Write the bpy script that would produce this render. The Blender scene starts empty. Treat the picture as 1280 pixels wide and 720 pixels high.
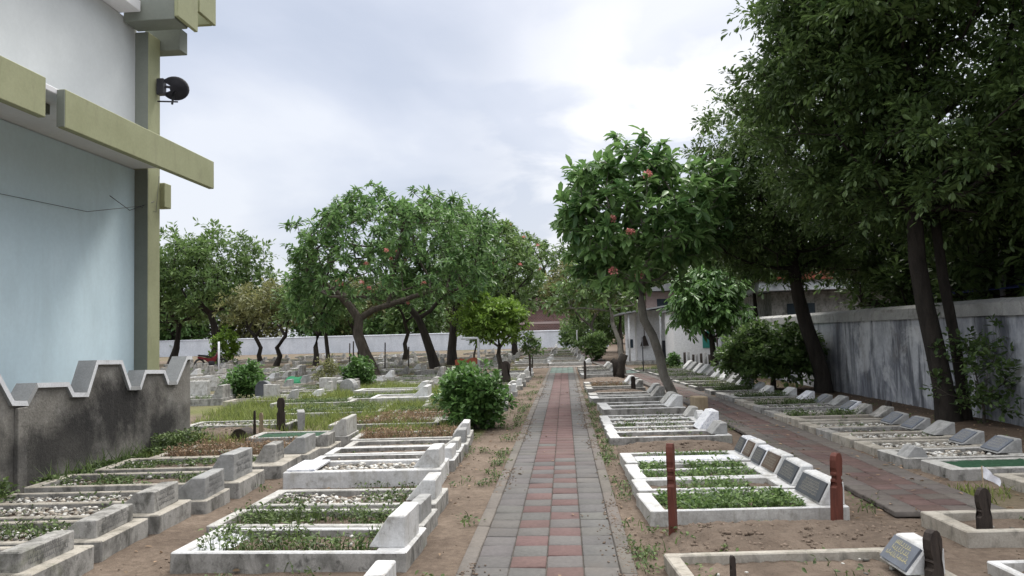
import bpy, bmesh, math, random
import numpy as np
from mathutils import Vector, Matrix, noise as mnoise

SC = bpy.context.scene
COL = SC.collection
RAD = math.radians
rnd = random.Random(7)
rng = np.random.default_rng(11)

# ------------------------------------------------------------------ objects
def tag(o, label=None, cat=None, group=None, kind=None):
    if label: o['label'] = label
    if cat: o['category'] = cat
    if group: o['group'] = group
    if kind: o['kind'] = kind
    return o

def empty(name, loc, rz=0.0):
    o = bpy.data.objects.new(name, None)
    o.empty_display_size = 0.2
    o.location = loc
    o.rotation_euler = (0, 0, rz)
    COL.objects.link(o)
    return o

def link(name, me, mat, parent=None, kind=None):
    o = bpy.data.objects.new(name, me)
    if mat is not None:
        mats = mat if isinstance(mat, (list, tuple)) else [mat]
        if len(me.materials) == 0:
            for m in mats: me.materials.append(m)
    COL.objects.link(o)
    if parent is not None: o.parent = parent
    if kind: o['kind'] = kind
    return o

def copy_tree(root):
    r = root.copy(); COL.objects.link(r)
    for ch in root.children:
        c = ch.copy(); COL.objects.link(c); c.parent = r
        c.matrix_parent_inverse = ch.matrix_parent_inverse
        for g in ch.children:
            d = g.copy(); COL.objects.link(d); d.parent = c
            d.matrix_parent_inverse = g.matrix_parent_inverse
    return r

def np_mesh(name, verts, faces, smooth=False, tint=None, mi=None, col=None):
    """faces: (n,3) or (n,4) array"""
    me = bpy.data.meshes.new(name)
    verts = np.asarray(verts, dtype=np.float32).reshape(-1, 3)
    faces = np.asarray(faces, dtype=np.int32)
    n, k = faces.shape
    me.vertices.add(len(verts)); me.vertices.foreach_set('co', verts.ravel())
    me.loops.add(n * k); me.loops.foreach_set('vertex_index', faces.ravel())
    me.polygons.add(n)
    me.polygons.foreach_set('loop_start', np.arange(0, n * k, k, dtype=np.int32))
    if smooth: me.polygons.foreach_set('use_smooth', np.ones(n, dtype=bool))
    if tint is not None:
        a = me.attributes.new('tint', 'FLOAT', 'FACE')
        a.data.foreach_set('value', np.asarray(tint, dtype=np.float32))
    if col is not None:
        a = me.attributes.new('col', 'FLOAT_COLOR', 'FACE')
        c = np.ones((n, 4), dtype=np.float32); c[:, :3] = col
        a.data.foreach_set('color', c.ravel())
    me.update(calc_edges=True)
    me.validate()
    return me

def bm_mesh(name, bm, smooth=False):
    bmesh.ops.recalc_face_normals(bm, faces=bm.faces)
    me = bpy.data.meshes.new(name)
    bm.to_mesh(me); bm.free()
    if smooth:
        for p in me.polygons: p.use_smooth = True
    return me

def b_box(bm, x0, x1, y0, y1, z0, z1, mi=0, M=None):
    vs = [bm.verts.new(c) for c in ((x0,y0,z0),(x1,y0,z0),(x1,y1,z0),(x0,y1,z0),
                                    (x0,y0,z1),(x1,y0,z1),(x1,y1,z1),(x0,y1,z1))]
    if M is not None:
        for v in vs: v.co = M @ v.co
    fs = []
    for q in ((0,3,2,1),(4,5,6,7),(0,1,5,4),(1,2,6,5),(2,3,7,6),(3,0,4,7)):
        f = bm.faces.new([vs[i] for i in q]); f.material_index = mi; fs.append(f)
    return vs

def b_prism(bm, prof, a0, a1, axis='y', mi=0):
    """prof: 2-D points; axis y: (x,z) extruded along y; axis x: (y,z) along x; axis z: (x,y)"""
    def P(p, a):
        if axis == 'y': return (p[0], a, p[1])
        if axis == 'x': return (a, p[0], p[1])
        return (p[0], p[1], a)
    A = [bm.verts.new(P(p, a0)) for p in prof]
    B = [bm.verts.new(P(p, a1)) for p in prof]
    n = len(prof)
    for i in range(n):
        f = bm.faces.new((A[i], A[(i+1) % n], B[(i+1) % n], B[i])); f.material_index = mi
    f = bm.faces.new(A); f.material_index = mi
    f = bm.faces.new(list(reversed(B))); f.material_index = mi

def b_tube(bm, pts, rad, sides=8, caps=True, mi=0):
    pts = [Vector(p) for p in pts]
    rs = rad if isinstance(rad, (list, tuple)) else [rad] * len(pts)
    rings = []
    for i, p in enumerate(pts):
        d = (pts[min(i+1, len(pts)-1)] - pts[max(i-1, 0)]).normalized()
        u = d.cross(Vector((0.13, 0.31, 1)) if abs(d.z) < 0.9 else Vector((1, 0.1, 0))).normalized()
        v = d.cross(u)
        rings.append([bm.verts.new(p + (u*math.cos(a) + v*math.sin(a)) * rs[i])
                      for a in [2*math.pi*k/sides for k in range(sides)]])
    for a, b in zip(rings, rings[1:]):
        for k in range(sides):
            f = bm.faces.new((a[k], a[(k+1) % sides], b[(k+1) % sides], b[k])); f.material_index = mi; f.smooth = True
    if caps:
        f = bm.faces.new(list(reversed(rings[0]))); f.material_index = mi
        f = bm.faces.new(rings[-1]); f.material_index = mi

def bevel(bm, w, seg=1):
    bmesh.ops.recalc_face_normals(bm, faces=bm.faces)
    bmesh.ops.bevel(bm, geom=[e for e in bm.edges if len(e.link_faces) == 2 and e.calc_face_angle(0) > 0.5],
                    offset=w, segments=seg, affect='EDGES', clamp_overlap=True)

# ------------------------------------------------------------------ materials
def nt(name):
    m = bpy.data.materials.new(name); m.use_nodes = True
    t = m.node_tree
    return m, t, t.nodes, t.links, t.nodes['Principled BSDF']

def ramp(N, L, src, stops):
    r = N.new('ShaderNodeValToRGB')
    while len(r.color_ramp.elements) < len(stops): r.color_ramp.elements.new(0.5)
    for e, (p, c) in zip(r.color_ramp.elements, stops):
        e.position = p; e.color = (*c, 1) if len(c) == 3 else c
    L.new(src, r.inputs['Fac'])
    return r.outputs['Color']

def nz(N, L, vec, scale, detail=4, rough=0.55, dist=0.0):
    n = N.new('ShaderNodeTexNoise')
    n.inputs['Scale'].default_value = scale; n.inputs['Detail'].default_value = detail
    n.inputs['Roughness'].default_value = rough; n.inputs['Distortion'].default_value = dist
    L.new(vec, n.inputs['Vector'])
    return n.outputs['Fac']

def mixc(N, L, fac, a, b, mode='MIX'):
    m = N.new('ShaderNodeMix'); m.data_type = 'RGBA'; m.blend_type = mode
    if isinstance(fac, (int, float)): m.inputs['Factor'].default_value = fac
    else: L.new(fac, m.inputs['Factor'])
    for s, v in (('A', a), ('B', b)):
        i = [k for k in m.inputs if k.name == s and k.type == 'RGBA'][0]
        if isinstance(v, tuple): i.default_value = (*v, 1)
        else: L.new(v, i)
    return [k for k in m.outputs if k.type == 'RGBA'][0]

def posv(N, L, sc=(1,1,1)):
    g = N.new('ShaderNodeNewGeometry'); mp = N.new('ShaderNodeMapping')
    mp.inputs['Scale'].default_value = sc
    L.new(g.outputs['Position'], mp.inputs['Vector'])
    return mp.outputs['Vector']

def surf(name, stops, scale=3.0, rough=0.9, bump=0.3, bscale=50, stains=(), sc=(1,1,1), attr=None, spec=0.3, fine=0.25, bdist=0.01):
    m, t, N, L, P = nt(name)
    v = posv(N, L, sc)
    c = ramp(N, L, nz(N, L, v, scale, 6, 0.6), stops)
    if attr:
        a = N.new('ShaderNodeAttribute'); a.attribute_name = attr
        c = mixc(N, L, 1.0, a.outputs['Color'], c, 'MULTIPLY')
    if fine:
        f = ramp(N, L, nz(N, L, v, scale * 14, 4, 0.7), [(0.3, (1-fine,)*3), (0.7, (1,1,1))])
        c = mixc(N, L, 1.0, c, f, 'MULTIPLY')
    for (colr, ssc, s, lo, hi, amt) in stains:
        vv = posv(N, L, ssc)
        fac = ramp(N, L, nz(N, L, vv, s, 6, 0.65, 0.4), [(lo, (0,0,0)), (hi, (amt,)*3)])
        c = mixc(N, L, fac, c, colr)
    L.new(c, P.inputs['Base Color'])
    P.inputs['Roughness'].default_value = rough
    P.inputs['Specular IOR Level'].default_value = spec
    if bump:
        b = N.new('ShaderNodeBump'); b.inputs['Strength'].default_value = bump; b.inputs['Distance'].default_value = bdist
        L.new(nz(N, L, v, bscale, 6, 0.7), b.inputs['Height'])
        L.new(b.outputs['Normal'], P.inputs['Normal'])
    return m

def leafmat(name, dark, light, rough=0.45, trans=0.3, spec=0.4):
    m, t, N, L, P = nt(name)
    a = N.new('ShaderNodeAttribute'); a.attribute_name = 'tint'
    c = ramp(N, L, a.outputs['Fac'], [(0.0, dark), (0.75, light), (1.0, tuple(min(1, k*1.35) for k in light))])
    L.new(c, P.inputs['Base Color'])
    P.inputs['Roughness'].default_value = rough
    P.inputs['Specular IOR Level'].default_value = spec
    tr = N.new('ShaderNodeBsdfTranslucent'); L.new(c, tr.inputs['Color'])
    mx = N.new('ShaderNodeMixShader'); mx.inputs['Fac'].default_value = trans
    L.new(P.outputs['BSDF'], mx.inputs[1]); L.new(tr.outputs['BSDF'], mx.inputs[2])
    L.new(mx.outputs['Shader'], N['Material Output'].inputs['Surface'])
    return m

GR = (0.11, 0.105, 0.095)
M = {}
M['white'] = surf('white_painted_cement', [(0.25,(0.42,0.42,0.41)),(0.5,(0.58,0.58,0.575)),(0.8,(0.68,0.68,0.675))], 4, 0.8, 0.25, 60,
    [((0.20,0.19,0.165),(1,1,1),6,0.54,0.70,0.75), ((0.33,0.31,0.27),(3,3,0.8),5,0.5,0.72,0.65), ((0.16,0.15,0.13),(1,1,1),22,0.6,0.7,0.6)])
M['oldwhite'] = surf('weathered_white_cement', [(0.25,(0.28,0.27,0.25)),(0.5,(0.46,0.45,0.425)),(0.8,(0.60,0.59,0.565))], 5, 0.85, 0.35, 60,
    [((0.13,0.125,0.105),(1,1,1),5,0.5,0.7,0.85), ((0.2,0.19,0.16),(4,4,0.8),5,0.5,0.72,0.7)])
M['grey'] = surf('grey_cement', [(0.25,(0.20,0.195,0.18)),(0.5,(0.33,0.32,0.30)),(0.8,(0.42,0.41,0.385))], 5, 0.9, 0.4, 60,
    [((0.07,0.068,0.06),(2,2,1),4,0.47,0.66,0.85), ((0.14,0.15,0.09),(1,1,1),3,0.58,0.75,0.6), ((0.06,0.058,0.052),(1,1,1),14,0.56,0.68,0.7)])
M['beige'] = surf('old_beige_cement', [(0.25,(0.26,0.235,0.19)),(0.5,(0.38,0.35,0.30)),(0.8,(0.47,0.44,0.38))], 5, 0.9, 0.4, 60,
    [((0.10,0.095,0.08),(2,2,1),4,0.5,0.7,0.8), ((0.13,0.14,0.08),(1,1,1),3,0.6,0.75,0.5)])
M['tile'] = surf('mottled_white_tile', [(0.3,(0.6,0.61,0.64)),(0.6,(0.8,0.8,0.82))], 20, 0.35, 0.05, 60,
    [((0.25,0.27,0.36),(1,1,1),34,0.52,0.64,0.7)])
M['slate'] = surf('dark_slate', [(0.3,(0.055,0.06,0.068)),(0.7,(0.085,0.09,0.10))], 8, 0.4, 0.1, 80)
M['brownslate'] = surf('brown_polished_stone', [(0.3,(0.075,0.052,0.038)),(0.7,(0.13,0.092,0.068))], 9, 0.4, 0.1, 80)
M['slateblue'] = surf('blue_grey_slate', [(0.3,(0.12,0.135,0.16)),(0.7,(0.165,0.18,0.21))], 8, 0.45, 0.1, 80)
M['greystone'] = surf('grey_granite', [(0.3,(0.24,0.24,0.235)),(0.7,(0.37,0.37,0.36))], 14, 0.7, 0.2, 80,
    [((0.10,0.10,0.095),(1,1,1),7,0.5,0.7,0.75), ((0.55,0.55,0.53),(1,1,1),5,0.6,0.72,0.6)])
M['gold'] = surf('gold_lettering', [(0.3,(0.52,0.45,0.18)),(0.7,(0.64,0.56,0.26))], 30, 0.5, 0)
M['palelet'] = surf('pale_lettering', [(0.3,(0.34,0.31,0.25)),(0.7,(0.45,0.42,0.35))], 30, 0.6, 0)
M['soil'] = surf('bare_soil', [(0.25,(0.088,0.065,0.048)),(0.5,(0.142,0.107,0.081)),(0.8,(0.215,0.168,0.13))], 3, 0.95, 0.8, 45,
    [((0.075,0.055,0.04),(1,1,1),9,0.55,0.72,0.7)], bdist=0.02)
M['clod'] = surf('soil_clods', [(0.25,(0.11,0.082,0.06)),(0.8,(0.26,0.20,0.155))], 9, 0.95, 0.6, 60)
M['pebble'] = surf('white_pebbles', [(0.3,(0.7,0.69,0.66)),(0.7,(0.9,0.9,0.88))], 9, 0.7, 0.1, 80, attr='col', fine=0.12)
M['paver'] = surf('concrete_pavers', [(0.25,(0.72,0.72,0.72)),(0.5,(0.92,0.92,0.92)),(0.8,(1.08,1.07,1.05))], 2.2, 0.85, 0.25, 90,
    [((0.12,0.10,0.085),(1,1,1),1.6,0.55,0.78,0.55)], attr='col', fine=0.28)
M['grout'] = surf('sandy_joint', [(0.3,(0.06,0.052,0.045)),(0.7,(0.11,0.095,0.08))], 5, 0.95, 0.3, 60)
M['redwood'] = surf('red_brown_wood', [(0.3,(0.085,0.026,0.018)),(0.7,(0.16,0.05,0.034))], 6, 0.6, 0.3, 40, sc=(6,6,1))
M['darkwood'] = surf('blackened_wood', [(0.3,(0.018,0.013,0.011)),(0.7,(0.055,0.042,0.034))], 6, 0.75, 0.4, 40, sc=(6,6,1))
M['palewood'] = surf('tan_wood', [(0.3,(0.22,0.17,0.11)),(0.7,(0.34,0.27,0.18))], 5, 0.8, 0.3, 40, sc=(5,5,1))
M['bark'] = surf('grey_brown_bark', [(0.25,(0.045,0.038,0.03)),(0.5,(0.09,0.075,0.06)),(0.8,(0.15,0.13,0.105))], 5, 0.95, 1.0, 22, sc=(2,2,0.6), bdist=0.03)
M['darkbark'] = surf('dark_bark', [(0.25,(0.02,0.017,0.014)),(0.6,(0.045,0.037,0.03)),(0.85,(0.075,0.062,0.05))], 5, 0.95, 1.0, 22, sc=(2,2,0.5), bdist=0.03)
M['palebark'] = surf('pale_frangipani_bark', [(0.25,(0.10,0.09,0.075)),(0.5,(0.18,0.165,0.14)),(0.8,(0.26,0.245,0.21))], 4, 0.9, 0.6, 25, sc=(1.5,1.5,1), bdist=0.02)
M['leaf_dark'] = leafmat('dark_small_leaves', (0.031,0.061,0.020), (0.119,0.183,0.055), 0.5, 0.42)
M['leaf_frangi'] = leafmat('frangipani_leaves', (0.042,0.104,0.035), (0.154,0.262,0.083), 0.42, 0.42)
M['leaf_mid'] = leafmat('mid_green_leaves', (0.049,0.098,0.031), (0.161,0.244,0.077), 0.45, 0.42)
M['leaf_bright'] = leafmat('bright_green_leaves', (0.070,0.134,0.022), (0.217,0.336,0.055), 0.45, 0.42)
M['leaf_shrub'] = leafmat('glossy_shrub_leaves', (0.039,0.091,0.028), (0.133,0.244,0.066), 0.38, 0.35)
M['leaf_olive'] = leafmat('olive_leaves', (0.070,0.085,0.031), (0.210,0.213,0.083), 0.5, 0.4)
M['weed'] = leafmat('green_weeds', (0.035,0.06,0.02), (0.11,0.16,0.05), 0.6, 0.3)
M['grass'] = leafmat('meadow_grass', (0.075,0.105,0.025), (0.23,0.27,0.075), 0.6, 0.35)
M['dry'] = leafmat('dry_weeds', (0.12,0.085,0.05), (0.28,0.19,0.12), 0.8, 0.2)
M['flower'] = leafmat('coral_pink_petals', (0.52,0.17,0.16), (0.68,0.30,0.27), 0.6, 0.3)
M['turf'] = surf('dark_green_turf', [(0.3,(0.012,0.045,0.022)),(0.7,(0.025,0.08,0.04))], 30, 0.9, 0.5, 120)
M['cloth'] = surf('green_cloth', [(0.3,(0.02,0.16,0.075)),(0.7,(0.03,0.22,0.10))], 5, 0.8, 0.2, 20)
M['bluewall'] = surf('pale_blue_plaster', [(0.3,(0.58,0.72,0.78)),(0.7,(0.64,0.78,0.84))], 1.2, 0.8, 0.1, 40, fine=0.06,
    stains=[((0.36,0.44,0.47),(1,1,0.35),1.2,0.5,0.75,0.4)])
M['upwall'] = surf('pale_grey_plaster', [(0.3,(0.50,0.525,0.525)),(0.7,(0.56,0.585,0.585))], 1.2, 0.85, 0.1, 40, fine=0.06)
M['olive'] = surf('olive_paint', [(0.3,(0.255,0.265,0.15)),(0.7,(0.315,0.325,0.195))], 2, 0.75, 0.15, 50, fine=0.12,
    stains=[((0.17,0.16,0.10),(3,3,1),2.5,0.56,0.76,0.5)])
M['olivegrey'] = surf('dark_grey_green', [(0.3,(0.15,0.165,0.14)),(0.7,(0.19,0.205,0.175))], 2, 0.75, 0.1, 50, fine=0.1)
M['soffit'] = surf('white_soffit', [(0.3,(0.62,0.62,0.63)),(0.7,(0.70,0.70,0.71))], 1.5, 0.85, 0.1, 40, fine=0.08,
    stains=[((0.45,0.43,0.40),(1,1,1),1.5,0.55,0.75,0.5)])
M['coping'] = surf('white_coping', [(0.3,(0.60,0.61,0.63)),(0.7,(0.74,0.75,0.77))], 4, 0.8, 0.2, 50,
    stains=[((0.3,0.3,0.29),(1,1,1),5,0.56,0.74,0.6)])
M['copingtop'] = surf('grey_coping_top', [(0.3,(0.27,0.275,0.275)),(0.7,(0.36,0.365,0.365))], 4, 0.85, 0.2, 50)
M['metal'] = surf('galvanised_pipe', [(0.3,(0.5,0.51,0.52)),(0.7,(0.66,0.67,0.68))], 8, 0.5, 0.1, 50)
M['blackmetal'] = surf('dark_metal', [(0.3,(0.025,0.025,0.03)),(0.7,(0.05,0.05,0.058))], 8, 0.5, 0.1, 50)
M['rubber'] = surf('black_rubber', [(0.3,(0.015,0.015,0.016)),(0.7,(0.03,0.03,0.03))], 12, 0.8, 0.2, 60)
M['redplastic'] = surf('red_bodywork', [(0.3,(0.13,0.015,0.02)),(0.7,(0.17,0.02,0.025))], 4, 0.35, 0)
M['farwall'] = surf('pale_far_wall', [(0.3,(0.52,0.55,0.60)),(0.7,(0.64,0.66,0.70))], 0.6, 0.9, 0.1, 30,
    stains=[((0.34,0.36,0.39),(1,1,0.25),1.0,0.5,0.75,0.6)])
M['rightwall'] = surf('streaked_grey_wall', [(0.25,(0.42,0.43,0.46)),(0.5,(0.55,0.56,0.58)),(0.8,(0.66,0.67,0.68))], 0.9, 0.95, 0.3, 40,
    stains=[((0.20,0.21,0.24),(0.8,0.8,0.5),1.6,0.44,0.6,0.85), ((0.085,0.09,0.105),(1.8,1.8,0.28),1.6,0.47,0.6,0.85), ((0.05,0.05,0.055),(5,5,0.4),1.3,0.55,0.68,0.7), ((0.70,0.70,0.70),(0.7,0.7,0.6),1.3,0.58,0.65,0.6), ((0.11,0.09,0.07),(1,1,1),1.4,0.56,0.72,0.55)])
M['rightcop'] = surf('weathered_coping', [(0.25,(0.30,0.30,0.29)),(0.8,(0.52,0.51,0.48))], 3, 0.95, 0.3, 40,
    stains=[((0.12,0.11,0.10),(1,1,1),3,0.52,0.72,0.8)])
M['officewall'] = surf('white_plaster', [(0.3,(0.74,0.74,0.75)),(0.7,(0.82,0.82,0.83))], 1, 0.85, 0.1, 40,
    stains=[((0.42,0.36,0.32),(1,1,1),1.5,0.55,0.75,0.5)])
M['roofsheet'] = surf('grey_roof_sheet', [(0.3,(0.19,0.195,0.2)),(0.7,(0.29,0.295,0.3))], 2, 0.7, 0.2, 30, sc=(1,4,1))
M['greenwood'] = surf('green_shutter_paint', [(0.3,(0.035,0.20,0.17)),(0.7,(0.05,0.26,0.22))], 5, 0.6, 0.1, 40)
M['rooftile'] = surf('red_roof_tile', [(0.3,(0.24,0.07,0.045)),(0.7,(0.34,0.11,0.07))], 3, 0.85, 0.4, 20)
M['pinkwall'] = surf('pinkish_wall', [(0.3,(0.34,0.26,0.24)),(0.7,(0.42,0.33,0.31))], 1.5, 0.9, 0.2, 30)
M['glassdark'] = surf('dark_glass', [(0.3,(0.02,0.03,0.04)),(0.7,(0.04,0.055,0.07))], 3, 0.15, 0, fine=0)
M['orange'] = surf('orange_wood', [(0.3,(0.26,0.07,0.035)),(0.7,(0.36,0.11,0.055))], 8, 0.7, 0.2, 40)
M['flagcloth'] = surf('white_flag_cloth', [(0.3,(0.62,0.62,0.66)),(0.7,(0.75,0.75,0.78))], 10, 0.8, 0.1, 40)
M['bluetarp'] = surf('blue_tarpaulin', [(0.3,(0.015,0.025,0.10)),(0.7,(0.03,0.045,0.16))], 3, 0.6, 0.2, 20)

def stained_wall():
    m, t, N, L, P = nt('soot_stained_cement')
    v = posv(N, L)
    c = ramp(N, L, nz(N, L, v, 2.2, 7, 0.65), [(0.25,(0.14,0.132,0.118)),(0.5,(0.235,0.222,0.20)),(0.8,(0.35,0.34,0.32))])
    for (cx, cy, cz, rx, rz_, amt) in ((-5.5,9.15,0.72,1.0,0.42,0.95), (-5.5,8.3,0.40,1.0,0.36,0.8), (-5.5,6.75,0.75,0.4,0.3,0.75), (-5.5,10.2,0.36,0.8,0.36,0.93), (-5.5,6.0,0.5,0.6,0.3,0.6), (-5.5,7.5,0.3,0.5,0.3,0.5)):
        mp = N.new('ShaderNodeMapping'); mp.vector_type = 'TEXTURE'
        mp.inputs['Location'].default_value = (cx, cy, cz); mp.inputs['Scale'].default_value = (4, rx, rz_)
        g = N.new('ShaderNodeNewGeometry')
        nn = N.new('ShaderNodeTexNoise'); nn.inputs['Scale'].default_value = 2.4; nn.inputs['Detail'].default_value = 8; nn.inputs['Roughness'].default_value = 0.68
        L.new(g.outputs['Position'], nn.inputs['Vector'])
        L.new(g.outputs['Position'], mp.inputs['Vector'])
        ln = N.new('ShaderNodeVectorMath'); ln.operation = 'LENGTH'; L.new(mp.outputs['Vector'], ln.inputs[0])
        ad = N.new('ShaderNodeMath'); ad.operation = 'MULTIPLY_ADD'; ad.inputs[1].default_value = 2.2; L.new(nn.outputs['Fac'], ad.inputs[0]); L.new(ln.outputs['Value'], ad.inputs[2])
        mr = N.new('ShaderNodeMapRange'); L.new(ad.outputs[0], mr.inputs['Value'])
        mr.inputs['From Min'].default_value = 1.5; mr.inputs['From Max'].default_value = 2.35
        mr.inputs['To Min'].default_value = amt; mr.inputs['To Max'].default_value = 0.0
        c = mixc(N, L, mr.outputs['Result'], c, (0.028,0.027,0.027))
    f = ramp(N, L, nz(N, L, v, 40, 5, 0.7), [(0.3,(0.62,)*3),(0.7,(1,1,1))])
    c = mixc(N, L, 1.0, c, f, 'MULTIPLY')
    vs = posv(N, L, (5,5,0.5))
    fac = ramp(N, L, nz(N, L, vs, 2.0, 6, 0.7), [(0.52,(0,0,0)),(0.74,(0.4,)*3)])
    c = mixc(N, L, fac, c, (0.075,0.072,0.068))
    L.new(c, P.inputs['Base Color']); P.inputs['Roughness'].default_value = 0.95
    P.inputs['Specular IOR Level'].default_value = 0.2
    b = N.new('ShaderNodeBump'); b.inputs['Strength'].default_value = 0.5; b.inputs['Distance'].default_value = 0.02
    L.new(nz(N, L, v, 22, 7, 0.7), b.inputs['Height']); L.new(b.outputs['Normal'], P.inputs['Normal'])
    return m
M['soot'] = stained_wall()

def brick_mat():
    m, t, N, L, P = nt('old_red_brick')
    tc = N.new('ShaderNodeTexCoord')
    mp = N.new('ShaderNodeMapping'); mp.inputs['Rotation'].default_value = (RAD(90), 0, 0)
    L.new(tc.outputs['Object'], mp.inputs['Vector'])
    b = N.new('ShaderNodeTexBrick'); b.inputs['Scale'].default_value = 1.6
    b.inputs['Color1'].default_value = (0.15,0.07,0.06,1); b.inputs['Color2'].default_value = (0.11,0.055,0.05,1)
    b.inputs['Mortar'].default_value = (0.19,0.15,0.14,1); b.inputs['Mortar Size'].default_value = 0.03
    L.new(mp.outputs['Vector'], b.inputs['Vector'])
    f = ramp(N, L, nz(N, L, posv(N, L), 0.8, 5), [(0.3,(0.6,)*3),(0.7,(1.1,)*3)])
    c = mixc(N, L, 1.0, b.outputs['Color'], f, 'MULTIPLY')
    L.new(c, P.inputs['Base Color']); P.inputs['Roughness'].default_value = 0.9
    return m
M['brick'] = brick_mat()

# ------------------------------------------------------------------ ground
def grass_w(x, y):
    """where the meadow grass grows (0..1), used by the ground tint and the blades"""
    n = mnoise.noise(Vector((x*0.45, y*0.35, 3.1))) * 0.9 + mnoise.noise(Vector((x*1.3, y*1.1, 8.0))) * 0.4
    w = 0.0
    if x < -1.3:
        if 11.0 < y < 24: w = max(w, 0.58 + 1.2*n)
        if x < -1.7 and y >= 24: w = max(w, 0.12 + 0.9*n)
    if x < -5.1 and 3 < y <= 12: w = max(w, 0.45 + 0.9*n)
    if 3.3 < x < 6.0 and 5.5 < y < 7.3: w = max(w, 0.3 + 0.8*n)
    if 3.0 < x < 6.2 and 20 < y < 36: w = max(w, 0.45 + 0.8*n)
    if -0.5 < x < 1.5 and y > 36: w = max(w, 0.35 + 0.8*n)
    return max(0.0, min(1.0, w))

def make_ground():
    xs = np.concatenate([np.linspace(-400,-60,12,endpoint=False), np.linspace(-60,-8,50,endpoint=False), np.linspace(-8,8,240,endpoint=False), np.linspace(8,30,20,endpoint=False), np.linspace(30,400,10)])
    ys = np.concatenate([np.linspace(-60,2.5,12,endpoint=False), np.linspace(2.5,14,180,endpoint=False), np.linspace(14,30,90,endpoint=False), np.linspace(30,100,60,endpoint=False), np.linspace(100,900,14)])
    nx, ny = len(xs), len(ys)
    V = np.zeros((ny, nx, 3), dtype=np.float32)
    V[:,:,0] = xs[None,:]; V[:,:,1] = ys[:,None]
    g = np.zeros((ny, nx), dtype=np.float32)
    for j in range(ny):
        y = ys[j]
        for i in range(nx):
            x = xs[i]
            if -60 < x < 30 and 0 < y < 100:
                k = 0.015
                z = k*mnoise.noise(Vector((x*1.1,y*1.1,0))) + 0.012*mnoise.noise(Vector((x*4.5,y*4.5,5)))
                V[j,i,2] = z - 0.002
                g[j,i] = grass_w(x, y)
    idx = np.arange(nx*ny).reshape(ny, nx)
    F = np.stack([idx[:-1,:-1], idx[:-1,1:], idx[1:,1:], idx[1:,:-1]], axis=-1).reshape(-1,4)
    me = np_mesh('ground', V.reshape(-1,3), F, True)
    a = me.attributes.new('grassy', 'FLOAT', 'POINT'); a.data.foreach_set('value', g.ravel())
    m, t, N, L, P = nt('cemetery_earth')
    v = posv(N, L)
    c = ramp(N, L, nz(N, L, v, 1.3, 8, 0.62), [(0.25,(0.092,0.070,0.055)),(0.48,(0.150,0.117,0.092)),(0.75,(0.228,0.182,0.145))])
    c2 = ramp(N, L, nz(N, L, v, 16, 6, 0.7), [(0.3,(0.62,0.60,0.58)),(0.65,(1.05,1.04,1.02))])
    c = mixc(N, L, 1.0, c, c2, 'MULTIPLY')
    fac = ramp(N, L, nz(N, L, v, 5.0, 7, 0.7), [(0.56,(0,0,0)),(0.72,(0.55,)*3)])
    c = mixc(N, L, fac, c, (0.075,0.055,0.042))
    at = N.new('ShaderNodeAttribute'); at.attribute_name = 'grassy'
    gr = ramp(N, L, nz(N, L, v, 9, 6, 0.7), [(0.3,(0.06,0.07,0.025)),(0.6,(0.13,0.135,0.05)),(0.8,(0.19,0.16,0.085))])
    c = mixc(N, L, at.outputs['Fac'], c, gr)
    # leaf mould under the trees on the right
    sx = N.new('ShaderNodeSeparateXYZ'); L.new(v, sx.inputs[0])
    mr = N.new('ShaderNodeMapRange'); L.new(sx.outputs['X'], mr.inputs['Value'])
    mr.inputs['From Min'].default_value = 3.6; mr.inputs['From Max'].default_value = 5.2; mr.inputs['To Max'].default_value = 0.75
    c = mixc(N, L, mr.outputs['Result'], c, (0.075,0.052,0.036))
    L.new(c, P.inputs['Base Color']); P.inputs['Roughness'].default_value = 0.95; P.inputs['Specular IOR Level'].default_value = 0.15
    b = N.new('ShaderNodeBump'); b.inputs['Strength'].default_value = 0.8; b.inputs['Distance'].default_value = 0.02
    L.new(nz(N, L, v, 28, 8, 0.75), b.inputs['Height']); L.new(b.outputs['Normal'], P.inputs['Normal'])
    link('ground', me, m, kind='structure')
make_ground()

# ------------------------------------------------------------------ paths
def paver_block(V, F, C, cx, cy, ux, uy, w, l, ztop, col, hgt=0.04, ch=0.006):
    """one paver; (ux,uy) unit vector across the path"""
    b = len(V)
    tx = rnd.uniform(-1,1)*0.0025; ty = rnd.uniform(-1,1)*0.0025; dz = rnd.uniform(-1,1)*0.0022
    vx, vy = -uy, ux
    for (e, z) in ((0.0, ztop-hgt), (0.0, ztop-ch), (ch, ztop)):
        for sx, sy in ((-1,-1),(1,-1),(1,1),(-1,1)):
            a = sx*(w/2-e); c = sy*(l/2-e)
            V.append((cx+ux*a+vx*c, cy+uy*a+vy*c, z+dz+sx*tx+sy*ty))
    for k in range(2):
        for i in range(4):
            F.append((b+4*k+i, b+4*k+(i+1)%4, b+4*k+4+(i+1)%4, b+4*k+4+i)); C.append(col)
    F.append((b+8,b+9,b+10,b+11)); C.append(col)

def jit(c, s=0.09):
    k = 1 + rnd.uniform(-s, s)
    return tuple(v*k*(1+rnd.uniform(-s,s)*0.25) for v in c)

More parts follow.
